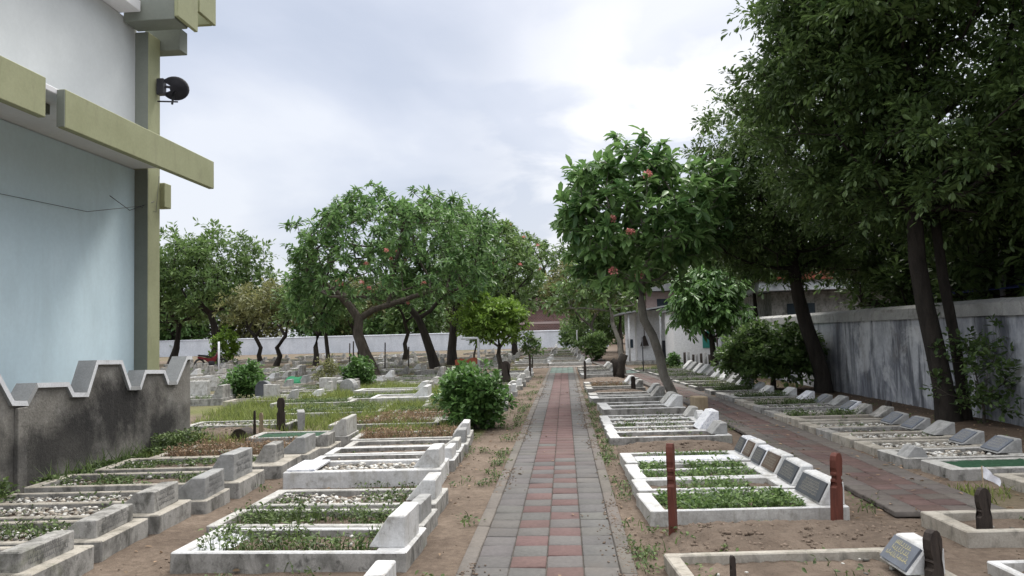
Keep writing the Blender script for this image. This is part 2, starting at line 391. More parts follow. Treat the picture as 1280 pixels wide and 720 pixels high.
GREY = (0.128,0.121,0.116); RED = (0.130,0.080,0.075); CURB = (0.150,0.134,0.118); TEAL = (0.12,0.165,0.145)
def make_path(name, center, dirs, widths, y0, y1, row, colour, gap=0.007, z=0.032, curb=0.1, row_jit=0.0):
    """center(y)->x, columns of pavers across, curb strips at both sides"""
    V, F, C = [], [], []
    tot = sum(widths)
    ncol = len(widths)
    for ci in range(ncol):
        off = -tot/2 + sum(widths[:ci]) + widths[ci]/2
        y = y0 + (rnd.uniform(0, row_jit))
        r = 0
        while y < y1:
            l = row
            yc = y + l/2
            x = center(yc)
            sl = (center(yc+0.2)-center(yc-0.2))/0.4
            n = math.hypot(1, sl); ux, uy = 1/n, -sl/n
            paver_block(V, F, C, x+ux*off, yc+uy*off, ux, uy, widths[ci]-gap, l-gap, z, jit(colour(ci, r, yc)))
            y += l; r += 1
    if curb:
        for s in (-1, 1):
            y = y0
            while y < y1:
                l = 0.6
                yc = y + l/2; x = center(yc); sl = (center(yc+0.2)-center(yc-0.2))/0.4
                n = math.hypot(1, sl); ux, uy = 1/n, -sl/n
                off = s*(tot/2 + curb/2)
                paver_block(V, F, C, x+ux*off, yc+uy*off, ux, uy, curb-0.004, l-0.003, z+0.004, jit(CURB, 0.07), 0.09)
                y += l
    me = np_mesh(name, V, F, False, col=C)
    o = link(name, me, M['paver'], kind='structure')
    # sandy joints underneath
    ys = np.arange(y0+0.01, y1, 0.5); W = tot/2 + curb*0.6
    gv, gf = [], []
    for i, y in enumerate(ys):
        x = center(y); gv += [(x-W, y, z-0.012), (x+W, y, z-0.012)]
        if i: gf.append((2*i-2, 2*i-1, 2*i+1, 2*i))
    link(name + '_bed', np_mesh(name+'_bed', gv, gf), M['grout'], kind='structure')
    return o

def c_main(ci, r, y):
    if 29.0 < y < 33.6: return TEAL
    if ci in (0, 3): return GREY
    if y < 9.2: return RED if (r + ci) % 2 == 0 else GREY
    if y < 11 and (r+ci) % 2 and rnd.random() < 0.5: return GREY
    return RED
make_path('path', lambda y: -0.16 , None, [0.225,0.235,0.235,0.225], 1.2, 34.2, 0.25, c_main)

P2R = [(5.0,3.40),(6.2,3.39),(14.3,3.30),(18,3.2),(24,2.95),(30.5,2.64),(38,2.2),(50,1.75),(64,1.4)]
def p2c(y):
    for (a, xa), (b, xb) in zip(P2R, P2R[1:]):
        if y <= b or b == 64:
            return xa + (xb-xa)*(y-a)/(b-a) - 0.44
def c_side(ci, r, y):
    if 27.2 < y < 29.6: return TEAL
    if ci in (0, 3): return (0.125,0.11,0.10)
    return (0.118,0.078,0.070) if rnd.random() > 0.25 else (0.112,0.094,0.085)
make_path('side_path', p2c, None, [0.215,0.22,0.22,0.215], 6.25, 62, 0.21, c_side, z=0.055, curb=0.0)
# narrow cross path where the main path ends
def cross():
    V, F, C = [], [], []
    for k in range(110):
        for j in range(3):
            paver_block(V, F, C, -24 + k*0.24, 34.45 + j*0.25, 1, 0, 0.23, 0.24, 0.03, jit((0.27,0.25,0.235)))
    link('cross_path', np_mesh('cross_path', V, F, False, col=C), M['paver'], kind='structure')
cross()

# ------------------------------------------------------------------ small scatter geometry
def ico_base():
    bm = bmesh.new(); bmesh.ops.create_icosphere(bm, subdivisions=1, radius=1.0)
    v = np.array([list(x.co) for x in bm.verts]); f = np.array([[x.index for x in p.verts] for p in bm.faces]); bm.free()
    return v, f
ICV, ICF = ico_base()
def stones(points, smin, smax, cols, flat=0.6):
    n = len(points)
    if n == 0: return None
    pts = np.asarray(points)
    s = rng.uniform(smin, smax, (n,1,1)) * rng.uniform(0.6, 1.25, (n,1,3)) * np.array([1,1,flat])
    V = ICV[None] * s * rng.uniform(0.78, 1.2, (n, len(ICV), 1))
    a = rng.uniform(0, 6.28, n); ca, sa = np.cos(a)[:,None], np.sin(a)[:,None]
    X = V[:,:,0]*ca - V[:,:,1]*sa; Y = V[:,:,0]*sa + V[:,:,1]*ca
    V = np.stack([X, Y, V[:,:,2]], -1) + pts[:,None,:]
    F = ICF[None] + (np.arange(n)*len(ICV))[:,None,None]
    cols = np.asarray(cols); c = cols[rng.integers(0, len(cols), n)] * rng.uniform(0.75, 1.12, (n,1))
    return V.reshape(-1,3), F.reshape(-1,3), np.repeat(c, len(ICF), axis=0)

PEBC = [(0.72,0.71,0.68),(0.62,0.61,0.58),(0.8,0.79,0.77),(0.36,0.34,0.31),(0.16,0.155,0.14),(0.45,0.40,0.34),(0.3,0.27,0.23)]
def blades(points, hmin, hmax, w=0.006, lean=0.5):
    n = len(points); pts = np.asarray(points)
    h = rng.uniform(hmin, hmax, n) ; a = rng.uniform(0, 6.28, n)
    wx = np.cos(a)*w*rng.uniform(0.6,1.5,n); wy = np.sin(a)*w
    la = rng.uniform(0, 6.28, n); ll = rng.uniform(0.1, lean, n)*h
    V = np.zeros((n,5,3))
    V[:,0] = pts + np.stack([wx, wy, 0*wx], -1); V[:,1] = pts - np.stack([wx, wy, 0*wx], -1)
    mid = pts + np.stack([np.cos(la)*ll*0.35, np.sin(la)*ll*0.35, h*0.6], -1)
    V[:,2] = mid + np.stack([wx, wy, 0*wx], -1)*0.7; V[:,3] = mid - np.stack([wx, wy, 0*wx], -1)*0.7
    V[:,4] = pts + np.stack([np.cos(la)*ll, np.sin(la)*ll, h], -1)
    b = (np.arange(n)*5)[:,None]
    F = np.concatenate([b+np.array([[0,1,3]]), b+np.array([[0,3,2]]), b+np.array([[2,3,4]])], 0)
    t = np.tile(rng.uniform(0,1,n), 3)
    return V.reshape(-1,3), F, t

def leaves(pts, dirs, length, width, fold=0.25, tint=None, curve=0.0):
    """each leaf: folded kite of 4 triangles-> base, left, tip, right"""
    pts = np.asarray(pts); dirs = np.asarray(dirs); n = len(pts)
    d = dirs/(np.linalg.norm(dirs,axis=1,keepdims=True)+1e-9)
    up = np.array([0,0,1.0]) + rng.normal(0,0.35,(n,3))
    s = np.cross(d, up); s /= (np.linalg.norm(s,axis=1,keepdims=True)+1e-9)
    u = np.cross(s, d)
    L = (np.asarray(length)*np.ones(n))[:,None]; W = (np.asarray(width)*np.ones(n))[:,None]
    V = np.zeros((n,7,3))
    V[:,0] = pts
    V[:,1] = pts + d*L*0.38 + s*W*0.42 + u*W*fold
    V[:,2] = pts + d*L*0.72 + s*W*0.46 + u*(W*fold-L*curve*0.4)
    V[:,3] = pts + d*L - u*L*curve
    V[:,4] = pts + d*L*0.72 - s*W*0.46 + u*(W*fold-L*curve*0.4)
    V[:,5] = pts + d*L*0.38 - s*W*0.42 + u*W*fold
    V[:,6] = pts + d*L*0.55 - u*L*curve*0.2
    b = (np.arange(n)*7)[:,None]
    F = np.concatenate([b+np.array([[0,6,1]]), b+np.array([[1,6,2]]), b+np.array([[2,6,3]]), b+np.array([[3,6,4]]), b+np.array([[4,6,5]]), b+np.array([[5,6,0]])], 0)
    t = rng.uniform(0,1,n) if tint is None else np.clip(tint,0,1)
    return V.reshape(-1,3), F, np.tile(t,6)

def merge(parts):
    parts = [p for p in parts if p is not None]
    V = []; F = []; T = []; o = 0
    for v, f, t in parts:
        V.append(v); F.append(f+o); T.append(t); o += len(v)
    return np.concatenate(V), np.concatenate(F), np.concatenate(T)

def randdirs(n, zmin=-1, zmax=1):
    z = rng.uniform(zmin, zmax, n); a = rng.uniform(0, 6.283, n); r = np.sqrt(np.maximum(0,1-z*z))
    return np.stack([r*np.cos(a), r*np.sin(a), z], -1)

# ------------------------------------------------------------------ graves
def frame_bm(L, W, h, t, th, tf, z0=-0.04, j=0.004):
    """kerb frame, head end at +x"""
    bm = bmesh.new()
    xo0, xo1, yo = -L/2, L/2, W/2
    xi0, xi1, yi = xo0+tf, xo1-th, W/2-t
    def ring(x0,x1,y,z): return [bm.verts.new((a+rnd.uniform(-j,j), b+rnd.uniform(-j,j), z+rnd.uniform(-j,j)*0.7)) for a,b in ((x0,-y),(x1,-y),(x1,y),(x0,y))]
    ob, ot = ring(xo0,xo1,yo,z0), ring(xo0,xo1,yo,h)
    ib, it = ring(xi0,xi1,yi,z0), ring(xi0,xi1,yi,h)
    for i in range(4):
        k = (i+1)%4
        bm.faces.new((ob[i],ob[k],ot[k],ot[i])); bm.faces.new((ot[i],ot[k],it[k],it[i]))
        bm.faces.new((it[i],it[k],ib[k],ib[i])); bm.faces.new((ib[i],ib[k],ob[k],ob[i]))
    return bm

def inscription(bm, o, eu, ev, w, h, lines, mi):
    """rows of small strokes on a plane: o origin (lower left), eu/ev unit vectors"""
    nrm = eu.cross(ev).normalized()
    for r in range(lines):
        vv = h*(0.86 - 0.74*(r+0.5)/lines)
        ch = h*0.5/lines
        ww = w*(0.8 if r else 0.62)*rnd.uniform(0.75,1)
        x = (w-ww)/2
        while x < (w+ww)/2:
            cw = ch*rnd.uniform(0.45,0.8)
            for k in range(2):
                a = o + eu*(x + (k*cw*0.7)) + ev*(vv + rnd.uniform(-0.15,0.2)*ch) + nrm*0.0022
                sw = ch*0.16
                if k == 0: du, dv = sw, ch
                else: du, dv = cw*0.6, ch*0.2
                q = [a, a+eu*du, a+eu*du+ev*dv, a+ev*dv]
                f = bm.faces.new([bm.verts.new(p) for p in q]); f.material_index = mi
            x += cw*1.5

def headstone(parent, cx, z, bw, tw, hh, dy, mat, plq=None, letter='palelet', kind='wedge', lines=4, cy=0.0):
    """wedge whose slope faces -x (the grave); cx = its outer (+x) face"""
    bm = bmesh.new()
    if kind == 'wedge':
        b_prism(bm, [(cx-bw,z),(cx,z),(cx,z+hh),(cx-tw,z+hh)], cy-dy/2, cy+dy/2)
    elif kind == 'slab':
        b_box(bm, cx-tw, cx, cy-dy/2, cy+dy/2, z, z+hh)
    elif kind == 'arch':
        pr = [(-dy/2,z),(dy/2,z)] + [(dy/2*math.cos(a), z+hh-dy/2+dy/2*math.sin(a)) for a in [math.pi*k/8 for k in range(9)]]
        b_prism(bm, [(p[0]+cy,p[1]) for p in pr], cx-tw, cx, 'x')
    bevel(bm, 0.008)
    for v in bm.verts: v.co += Vector((rnd.uniform(-1,1),rnd.uniform(-1,1),rnd.uniform(-1,1)))*0.0025
    ho = link('headstone', bm_mesh('headstone', bm), mat, parent)
    ho.rotation_euler = (RAD(rnd.uniform(-.6,.6)), RAD(rnd.uniform(-.25,.25)), RAD(rnd.uniform(-1.6,1.6)))
    if plq is not None and kind == 'wedge':
        a = Vector((cx-bw, 0, z)); b = Vector((cx-tw, 0, z+hh)); ev = (b-a); sl = ev.length; ev.normalize()
        eu = Vector((0,-1,0)); n = eu.cross(ev).normalized()
        if n.x > 0: n = -n
        bm = bmesh.new()
        m = 0.05*dy
        c0 = a + ev*sl*0.1 + Vector((0,cy+dy/2-m,0)); w = dy-2*m; h = sl*0.8
        off = 0.003; th = 0.014
        base = [c0+n*off*-1, c0+eu*w-n*off, c0+eu*w+ev*h-n*off, c0+ev*h-n*off]
        top = [p+n*(th+off) for p in base]
        B = [bm.verts.new(p) for p in base]; T = [bm.verts.new(p) for p in top]
        bm.faces.new(T)
        for i in range(4): bm.faces.new((B[i],B[(i+1)%4],T[(i+1)%4],T[i]))
        for f in bm.faces: f.material_index = 0
        bmesh.ops.recalc_face_normals(bm, faces=bm.faces)
        eun, o = (eu, top[0])
        if eu.cross(ev).dot(n) < 0: eun, o = (-eu, top[1])
        inscription(bm, o, eun, ev, w, h, lines, 1)
        me = bpy.data.meshes.new('plaque'); bm.to_mesh(me); bm.free()
        link('plaque', me, [plq, M[letter]], ho)
    return ho

def fill_grave(parent, L, W, h, t, th, tf, fill, dens=1.0, lowres=False):
    xi0, xi1, yi = -L/2+tf, L/2-th, W/2-t
    zs = h - 0.045
    if fill == 'tile':
        bm = bmesh.new(); b_box(bm, xi0-0.01, xi1+0.01, -yi-0.01, yi+0.01, 0.0, h+0.014); bevel(bm, 0.006)
        link('tile_slab', bm_mesh('tile_slab', bm), M['tile'], parent); return
    if fill == 'slab':
        bm = bmesh.new(); b_box(bm, xi0-0.01, xi1+0.01, -yi-0.01, yi+0.01, 0.0, h-0.03); bevel(bm, 0.006)
        link('cement_slab', bm_mesh('cement_slab', bm), M['grey'], parent); return
    nx, ny = (7, 4) if lowres else (28, 12)
    xs = np.linspace(xi0-0.01, xi1+0.01, nx); ys = np.linspace(-yi-0.01, yi+0.01, ny)
    V = np.array([(x, y, zs-0.03+rng.normal(0,0.006)+0.03*math.cos(x*1.2)*math.cos(y*3)) for y in ys for x in xs])
    idx = np.arange(nx*ny).reshape(ny,nx)
    F = np.stack([idx[:-1,:-1], idx[:-1,1:], idx[1:,1:], idx[1:,:-1]], -1).reshape(-1,4)
    if fill == 'turf':
        V[:,2] += 0.04
        link('artificial_turf', np_mesh('artificial_turf', V, F, True), M['turf'], parent)
        n = int(2600*(xi1-xi0)*2*yi)
        p = np.stack([rng.uniform(xi0,xi1,n), rng.uniform(-yi,yi,n), np.full(n,zs)], -1)
        v,f,tt = blades(p, 0.02, 0.04, 0.004)
        return
    link('soil', np_mesh('grave_soil', V, F, True), M['soil'], parent)
    area = (xi1-xi0)*2*yi
    def pts(n, zz, clump=None):
        x = rng.uniform(xi0+0.02, xi1-0.02, n); y = rng.uniform(-yi+0.02, yi-0.02, n)
        if clump is not None:
            ph = rng.uniform(0,50)
            keep = np.array([mnoise.noise(Vector((a*2.2+ph, b*2.8, ph))) > clump for a,b in zip(x,y)])
            x, y = x[keep], y[keep]
        return np.stack([x, y, np.full(len(x), zz)], -1)
    def add_peb(n, smin=0.013, smax=0.027, clump=None):
        p = pts(int(n*area*dens), zs, clump); p[:,2] += rng.uniform(-0.015,0.02,len(p))
        r = stones(p, smin, smax, PEBC)
        if r: link('pebbles', np_mesh('pebbles', r[0], r[1], True, col=r[2]), M['pebble'], parent, 'stuff')
    def add_weed(n, mat='weed', hmin=0.03, hmax=0.12, clump=None, lf=0.045):
        p = pts(int(n*area*dens), zs-0.015, clump)
        if len(p) < 3: return
        q = p.copy(); q[:,2] += rng.uniform(0.01, hmax*0.9, len(q))
        q2 = np.concatenate([q, q+rng.normal(0,0.02,q.shape)])
        q2[:,2] = np.maximum(q2[:,2], zs-0.01)
        r = merge([blades(p, hmin, hmax*1.3, 0.004, 0.8), leaves(q2, randdirs(len(q2),-0.1,0.8), rng.uniform(0.5,1.2,len(q2))*lf, rng.uniform(0.5,1,len(q2))*lf*0.6)])
        link('weeds', np_mesh('weeds', *r[:2], False, tint=r[2]), M[mat], parent, 'stuff')
    if fill == 'pebble': add_peb(950); add_weed(90, 'weed', 0.03, 0.08, 0.1)
    elif fill == 'bigpebble': add_peb(600, 0.02, 0.036)
    elif fill == 'pebbleweed': add_peb(900, clump=-0.15); add_weed(420, 'weed', 0.03, 0.09, 0.0)
    elif fill == 'weeds': add_weed(950, 'weed', 0.04, 0.13, -0.2); add_peb(90)
    elif fill == 'lowweeds': add_weed(600, 'weed', 0.02, 0.05, -0.1); add_peb(160, clump=0.0)
    elif fill == 'leafy': add_weed(1500, 'leaf_mid', 0.02, 0.10, -0.3, 0.05)
    elif fill == 'halfleafy': add_weed(900, 'leaf_mid', 0.02, 0.08, 0.0, 0.045)
    elif fill == 'dry': add_weed(800, 'dry', 0.04, 0.16, -0.3, 0.04); add_weed(80, 'weed', 0.03, 0.1)
    elif fill == 'soil': add_weed(60, 'weed', 0.02, 0.05, 0.2); add_peb(20, 0.01, 0.02)

def grave(label, x0, x1, d0, d1, h=0.12, kerb='white', fill='pebble', head=None, t=0.06, th=0.22, tf=0.09, yaw=0.0,
          name='grave', group=None, foot=None, dens=1.0, lowres=False, side=None):
    L, W = x1-x0, (d1-d0)-0.015
    root = empty(name, ((x0+x1)/2, (d0+d1)/2, 0), RAD(yaw + rnd.uniform(-0.8,0.8)))
    tag(root, label, 'grave', group)
    h = h*rnd.uniform(0.93,1.07)
    bm = frame_bm(L, W, h, t, th, tf)
    if not lowres: bevel(bm, 0.008)
    me = bm_mesh('kerb', bm)
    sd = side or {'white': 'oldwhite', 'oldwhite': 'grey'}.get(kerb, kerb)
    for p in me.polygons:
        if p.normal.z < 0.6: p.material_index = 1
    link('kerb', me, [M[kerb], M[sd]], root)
    fill_grave(root, L, W, h, t, th, tf, fill, dens, lowres)
    if head:
        hd = dict(head); hd.setdefault('off', 0.03)
        cx = L/2 - hd.pop('off'); dyf = hd.pop('dyf', 0.8)
        headstone(root, cx, h-0.004, hd.pop('bw'), hd.pop('tw'), hd.pop('hh'), W*dyf, M[hd.pop('mat')],
                  M[hd.pop('plq')] if hd.get('plq') else (hd.pop('plq',None)), **hd)
    if head and group == 'graves in the row along the stained wall' and head.get('tw', 0) >= 0.12:
        bm = bmesh.new(); cx = L/2 - head.get('off', .03) + 0.001; w_ = W*head['dyf']
        inscription(bm, Vector((cx, -w_/2, h)), Vector((0,1,0)), Vector((0,0,1)), w_, head['hh'], 3, 0)
        me = bpy.data.meshes.new('inscription'); bm.to_mesh(me); bm.free()
        ho = [c for c in root.children if c.name.startswith('headstone')][0]
        link('inscription', me, M['slate'], ho)
    if foot == 'ramp':
        bm = bmesh.new(); b_prism(bm, [(-L/2+0.05,h-0.004),(-L/2+tf+0.2,h-0.05),(-L/2+tf+0.2,h-0.07),(-L/2+0.02,h-0.02)], -W/2+t+0.01, W/2-t-0.01); 
        link('footstone', bm_mesh('footstone', bm), M['tile'], root)
    elif foot == 'plate':
        bm = bmesh.new(); b_box(bm, -L/2+0.03, -L/2+0.32, -W/2+0.03, W/2-0.06, h-0.004, h+0.022); bevel(bm, 0.005)
        link('footstone', bm_mesh('footstone', bm), M['tile'], root)
    elif foot == 'small':
        bm = bmesh.new(); b_prism(bm, [(-L/2+0.02,h-0.004),(-L/2+0.26,h-0.004),(-L/2+0.2,h+0.1),(-L/2+0.12,h+0.11)], -W/2+0.03, -W/2+0.25); bevel(bm, 0.005)
        link('footstone', bm_mesh('footstone', bm), M['greystone'], root)
    return root

def hw(bw=0.26, tw=0.1, hh=0.2, dyf=0.75, mat='white', plq=None, **k):
    return dict(bw=bw, tw=tw, hh=hh, dyf=dyf, mat=mat, plq=plq, **k)

G_L1 = 'graves in the row left of the brick path'
G_L2 = 'graves in the row along the stained wall'
G_R1 = 'graves in the row right of the brick path'
G_R2 = 'graves in the shaded row by the right wall'

# --- left of the path
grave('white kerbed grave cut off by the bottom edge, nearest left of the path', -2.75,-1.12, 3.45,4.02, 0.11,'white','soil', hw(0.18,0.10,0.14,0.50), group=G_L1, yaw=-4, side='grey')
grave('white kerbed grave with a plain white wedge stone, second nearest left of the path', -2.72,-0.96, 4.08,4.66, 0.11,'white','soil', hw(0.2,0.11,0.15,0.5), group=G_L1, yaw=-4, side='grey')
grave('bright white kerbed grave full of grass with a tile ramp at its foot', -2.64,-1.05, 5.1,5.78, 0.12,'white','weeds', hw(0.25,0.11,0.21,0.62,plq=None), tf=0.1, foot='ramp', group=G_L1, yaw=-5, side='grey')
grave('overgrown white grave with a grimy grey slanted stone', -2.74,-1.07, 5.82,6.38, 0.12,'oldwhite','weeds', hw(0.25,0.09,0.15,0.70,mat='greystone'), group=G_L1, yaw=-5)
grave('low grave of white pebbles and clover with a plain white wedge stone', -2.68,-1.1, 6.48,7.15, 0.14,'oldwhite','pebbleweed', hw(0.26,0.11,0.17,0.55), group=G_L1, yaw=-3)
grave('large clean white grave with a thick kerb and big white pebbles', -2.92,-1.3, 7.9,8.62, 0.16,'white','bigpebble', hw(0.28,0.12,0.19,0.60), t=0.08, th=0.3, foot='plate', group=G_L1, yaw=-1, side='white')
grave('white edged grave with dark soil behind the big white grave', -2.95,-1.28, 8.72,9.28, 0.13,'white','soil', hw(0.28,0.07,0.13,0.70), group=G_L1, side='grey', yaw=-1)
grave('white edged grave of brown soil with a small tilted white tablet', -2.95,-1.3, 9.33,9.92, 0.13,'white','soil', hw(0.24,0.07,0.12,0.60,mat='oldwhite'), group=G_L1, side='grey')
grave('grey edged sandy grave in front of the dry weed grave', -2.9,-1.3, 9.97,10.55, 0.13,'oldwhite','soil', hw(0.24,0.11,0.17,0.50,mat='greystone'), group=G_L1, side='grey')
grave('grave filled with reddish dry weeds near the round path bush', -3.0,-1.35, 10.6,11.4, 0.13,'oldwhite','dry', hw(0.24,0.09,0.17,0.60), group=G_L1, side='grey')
# beyond the bush by the path
for i in range(15):
    d = 13.1 + i*1.15
    wh = ['white','oldwhite','grey'][i % 3]
    grave('small %s grave left of the path, beyond the round bush' % ('white' if i%3<2 else 'grey'), -3.0+rnd.uniform(-.1,.1), -1.25+rnd.uniform(-.08,.08), d, d+0.72, rnd.uniform(.1,.16), wh,
          rnd.choice(['soil','pebble','weeds','slab']), hw(rnd.uniform(.22,.3), .1, rnd.uniform(.14,.26), rnd.uniform(.4,.7), mat=rnd.choice(['white','oldwhite','white'])), group='graves behind the round bush', dens=0.5, lowres=True)

# --- row along the stained wall
ST = dict(mat='grey')
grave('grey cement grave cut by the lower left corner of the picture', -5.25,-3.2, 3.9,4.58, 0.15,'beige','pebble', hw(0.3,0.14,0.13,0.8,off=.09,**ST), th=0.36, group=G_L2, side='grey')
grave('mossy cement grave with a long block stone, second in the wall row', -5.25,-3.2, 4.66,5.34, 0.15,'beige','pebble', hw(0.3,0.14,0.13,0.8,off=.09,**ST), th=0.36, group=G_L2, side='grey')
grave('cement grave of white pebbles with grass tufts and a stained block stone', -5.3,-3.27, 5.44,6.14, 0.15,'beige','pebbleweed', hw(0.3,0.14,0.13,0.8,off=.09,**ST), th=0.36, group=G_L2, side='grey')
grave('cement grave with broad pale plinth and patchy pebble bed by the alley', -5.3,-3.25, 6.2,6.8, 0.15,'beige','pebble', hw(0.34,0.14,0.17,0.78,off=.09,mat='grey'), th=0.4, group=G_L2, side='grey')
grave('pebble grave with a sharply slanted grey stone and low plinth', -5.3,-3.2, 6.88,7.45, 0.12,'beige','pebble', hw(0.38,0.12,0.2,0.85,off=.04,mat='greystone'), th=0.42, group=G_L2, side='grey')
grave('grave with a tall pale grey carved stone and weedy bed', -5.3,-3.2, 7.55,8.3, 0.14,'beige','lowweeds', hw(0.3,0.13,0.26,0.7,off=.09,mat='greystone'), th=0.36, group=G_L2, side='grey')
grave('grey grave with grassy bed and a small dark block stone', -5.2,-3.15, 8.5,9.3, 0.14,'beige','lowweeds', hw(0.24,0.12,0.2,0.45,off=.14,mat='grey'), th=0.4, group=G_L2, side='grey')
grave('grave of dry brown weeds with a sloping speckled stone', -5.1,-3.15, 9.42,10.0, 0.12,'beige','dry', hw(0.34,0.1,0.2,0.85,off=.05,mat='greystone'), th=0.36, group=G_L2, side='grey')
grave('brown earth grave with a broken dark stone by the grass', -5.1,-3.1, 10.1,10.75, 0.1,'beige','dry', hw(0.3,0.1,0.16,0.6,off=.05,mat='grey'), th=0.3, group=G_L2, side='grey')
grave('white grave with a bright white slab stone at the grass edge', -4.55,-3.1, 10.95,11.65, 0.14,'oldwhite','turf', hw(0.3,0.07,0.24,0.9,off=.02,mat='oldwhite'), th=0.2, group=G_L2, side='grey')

# --- in the grass left
grave('low white grave of scattered pebbles beyond the end of the stained wall', -6.5,-4.7, 13.1,13.85, 0.1,'oldwhite','pebble', None, th=0.1)
grave('white painted grave with a wedge stone alone in the meadow grass', -4.35,-3.05, 17.0,18.0, 0.2,'white','slab', hw(0.35,0.1,0.22,0.7))
grave('grey edged grave sunk in tall grass', -5.6,-3.6, 14.9,15.6, 0.1,'oldwhite','weeds', None, th=0.1)
grave('pale edged grave behind the sunken grassy one', -5.7,-3.7, 16.0,16.7, 0.1,'oldwhite','weeds', None, th=0.1)

for k, (lb, x0, d, fl) in enumerate([('nearest of the pale edged graves lying in the meadow left of the round path bush', -3.9, 12.6, 'dry'), ('low pale edged grave in the meadow middle, right of the sunken grassy one', -3.3, 14.4, 'weeds'),
        ('pale edged dry weed grave just left of the round path bush', -3.4, 13.4, 'dry'), ('thin edged grassy grave behind the lone white wedge stone grave', -5.2, 18.2, 'weeds'), ('pale edged grave left of the lone white wedge stone grave', -6.6, 17.2, 'weeds')]):
    grave(lb, x0, x0+1.8, d, d+0.68, 0.11, 'oldwhite', fl, None, th=0.1)
# --- right of the path
grave('sandy grave with tan kerb and a tilted slate stone with gold lettering', 0.6,2.12, 4.3,4.95, 0.1,'beige','soil',
      hw(0.22,0.1,0.15,0.54,plq='slateblue',letter='gold',lines=3,off=.05,cy=-.05), th=0.2, tf=0.09, t=0.06, group=G_R1)
W6 = [('white grave with a dense mat of green leaves, nearest of the white cluster', 6.05,6.76,'leafy','slate','palelet'),
      ('white grave half covered by leaves with grey faced stone, second of the white cluster', 6.78,7.3,'halfleafy','slate','palelet'),
      ('white grave with a brown lettered stone, third of the white cluster', 7.32,7.82,'halfleafy','brownslate','palelet'),
      ('white grave of green weeds with mottled marble stone, fourth of the white cluster', 7.84,8.22,'leafy','slate','palelet'),
      ('white grave topped by mottled tiles, fifth of the white cluster', 8.24,8.58,'tile','brownslate','palelet'),
      ('white grave with patchy leaves, farthest of the white cluster', 8.6,8.95,'halfleafy','slate','palelet')]
for i, (lb, a, b, fl, pq, lt) in enumerate(W6):
    grave(lb, 0.59+rnd.uniform(-.01,.02), 2.14-0.008*i, a, b, 0.115, 'white' if i != 3 else 'white', fl,
          hw(0.2,0.1,0.18,0.84,mat='tile' if i in (3,5) else 'white',plq=pq,letter=lt,lines=5,off=0.01), th=0.3, tf=0.13, t=0.045, group=G_R1)
W5 = [('narrow white grave of dark soil with a rough low stone, nearest before the tan block', 10.3,10.9,'soil','greystone'),
      ('white pebble grave with a big slanted grey marble stone', 10.92,11.45,'pebble','tile'),
      ('white pebble grave with a small rounded white stone', 11.47,12.0,'pebbleweed','white'),
      ('thin white grave with pale stones and a round headstone', 12.02,12.55,'pebble','white'),
      ('white edged grave of grey gravel beside the tan block', 12.57,13.1,'pebble','oldwhite')]
for i, (lb, a, b, fl, hm) in enumerate(W5):
    big = i == 1
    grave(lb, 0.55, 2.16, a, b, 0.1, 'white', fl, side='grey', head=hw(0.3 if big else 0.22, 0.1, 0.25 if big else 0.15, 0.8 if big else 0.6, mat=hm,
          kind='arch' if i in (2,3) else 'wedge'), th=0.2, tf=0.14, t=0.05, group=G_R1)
W4 = [('grave with bright white kerb and dark bed behind the tan block', 13.8,14.5,.62),('white kerbed grave at the foot of the leaning frangipani', 14.55,15.2,.6),
      ('white kerbed grave with small block stone behind the frangipani trunk', 16.3,16.95,.5),('white grave with wide foot slab beyond the frangipani trunk', 17.0,17.7,.5)]
for i, (lb, a, b, x0) in enumerate(W4):
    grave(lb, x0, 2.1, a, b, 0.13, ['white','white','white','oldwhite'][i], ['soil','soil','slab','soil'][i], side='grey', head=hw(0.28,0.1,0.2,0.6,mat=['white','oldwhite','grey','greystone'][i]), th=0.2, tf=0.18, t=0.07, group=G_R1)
W3 = [('weathered grave near the dark stick markers, right of the path', 19.3,20.0),('grey flat grave behind the dark stick marker', 20.1,20.8),('pale flat grave short of the burnt stump', 21.3,22.0),
      ('wide white slab grave beside the burnt stump', 25.6,26.6),('grey cement grave at the green tiled end of the path', 27.2,28.2),('pale grave last before the cross path', 29.2,30.2),('low grave between the two paths near the cross path', 31.2,32.1)]
for i, (lb, a, b) in enumerate(W3):
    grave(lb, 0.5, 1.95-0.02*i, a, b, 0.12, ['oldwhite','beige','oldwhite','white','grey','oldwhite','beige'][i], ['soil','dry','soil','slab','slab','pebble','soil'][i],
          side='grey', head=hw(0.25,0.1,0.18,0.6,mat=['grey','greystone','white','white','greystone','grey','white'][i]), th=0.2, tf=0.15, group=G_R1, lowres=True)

# --- front right, before the side path
grave('tan kerbed grave of bare soil at the near end of the side path', 2.63,4.5, 5.22,5.85, 0.1,'beige','soil', None, th=0.1, tf=0.11, t=0.075)
grave('thin white kerbed grave in the lower right corner', 2.5,4.2, 4.12,4.72, 0.08,'white','soil', None, th=0.08, tf=0.06, t=0.045)

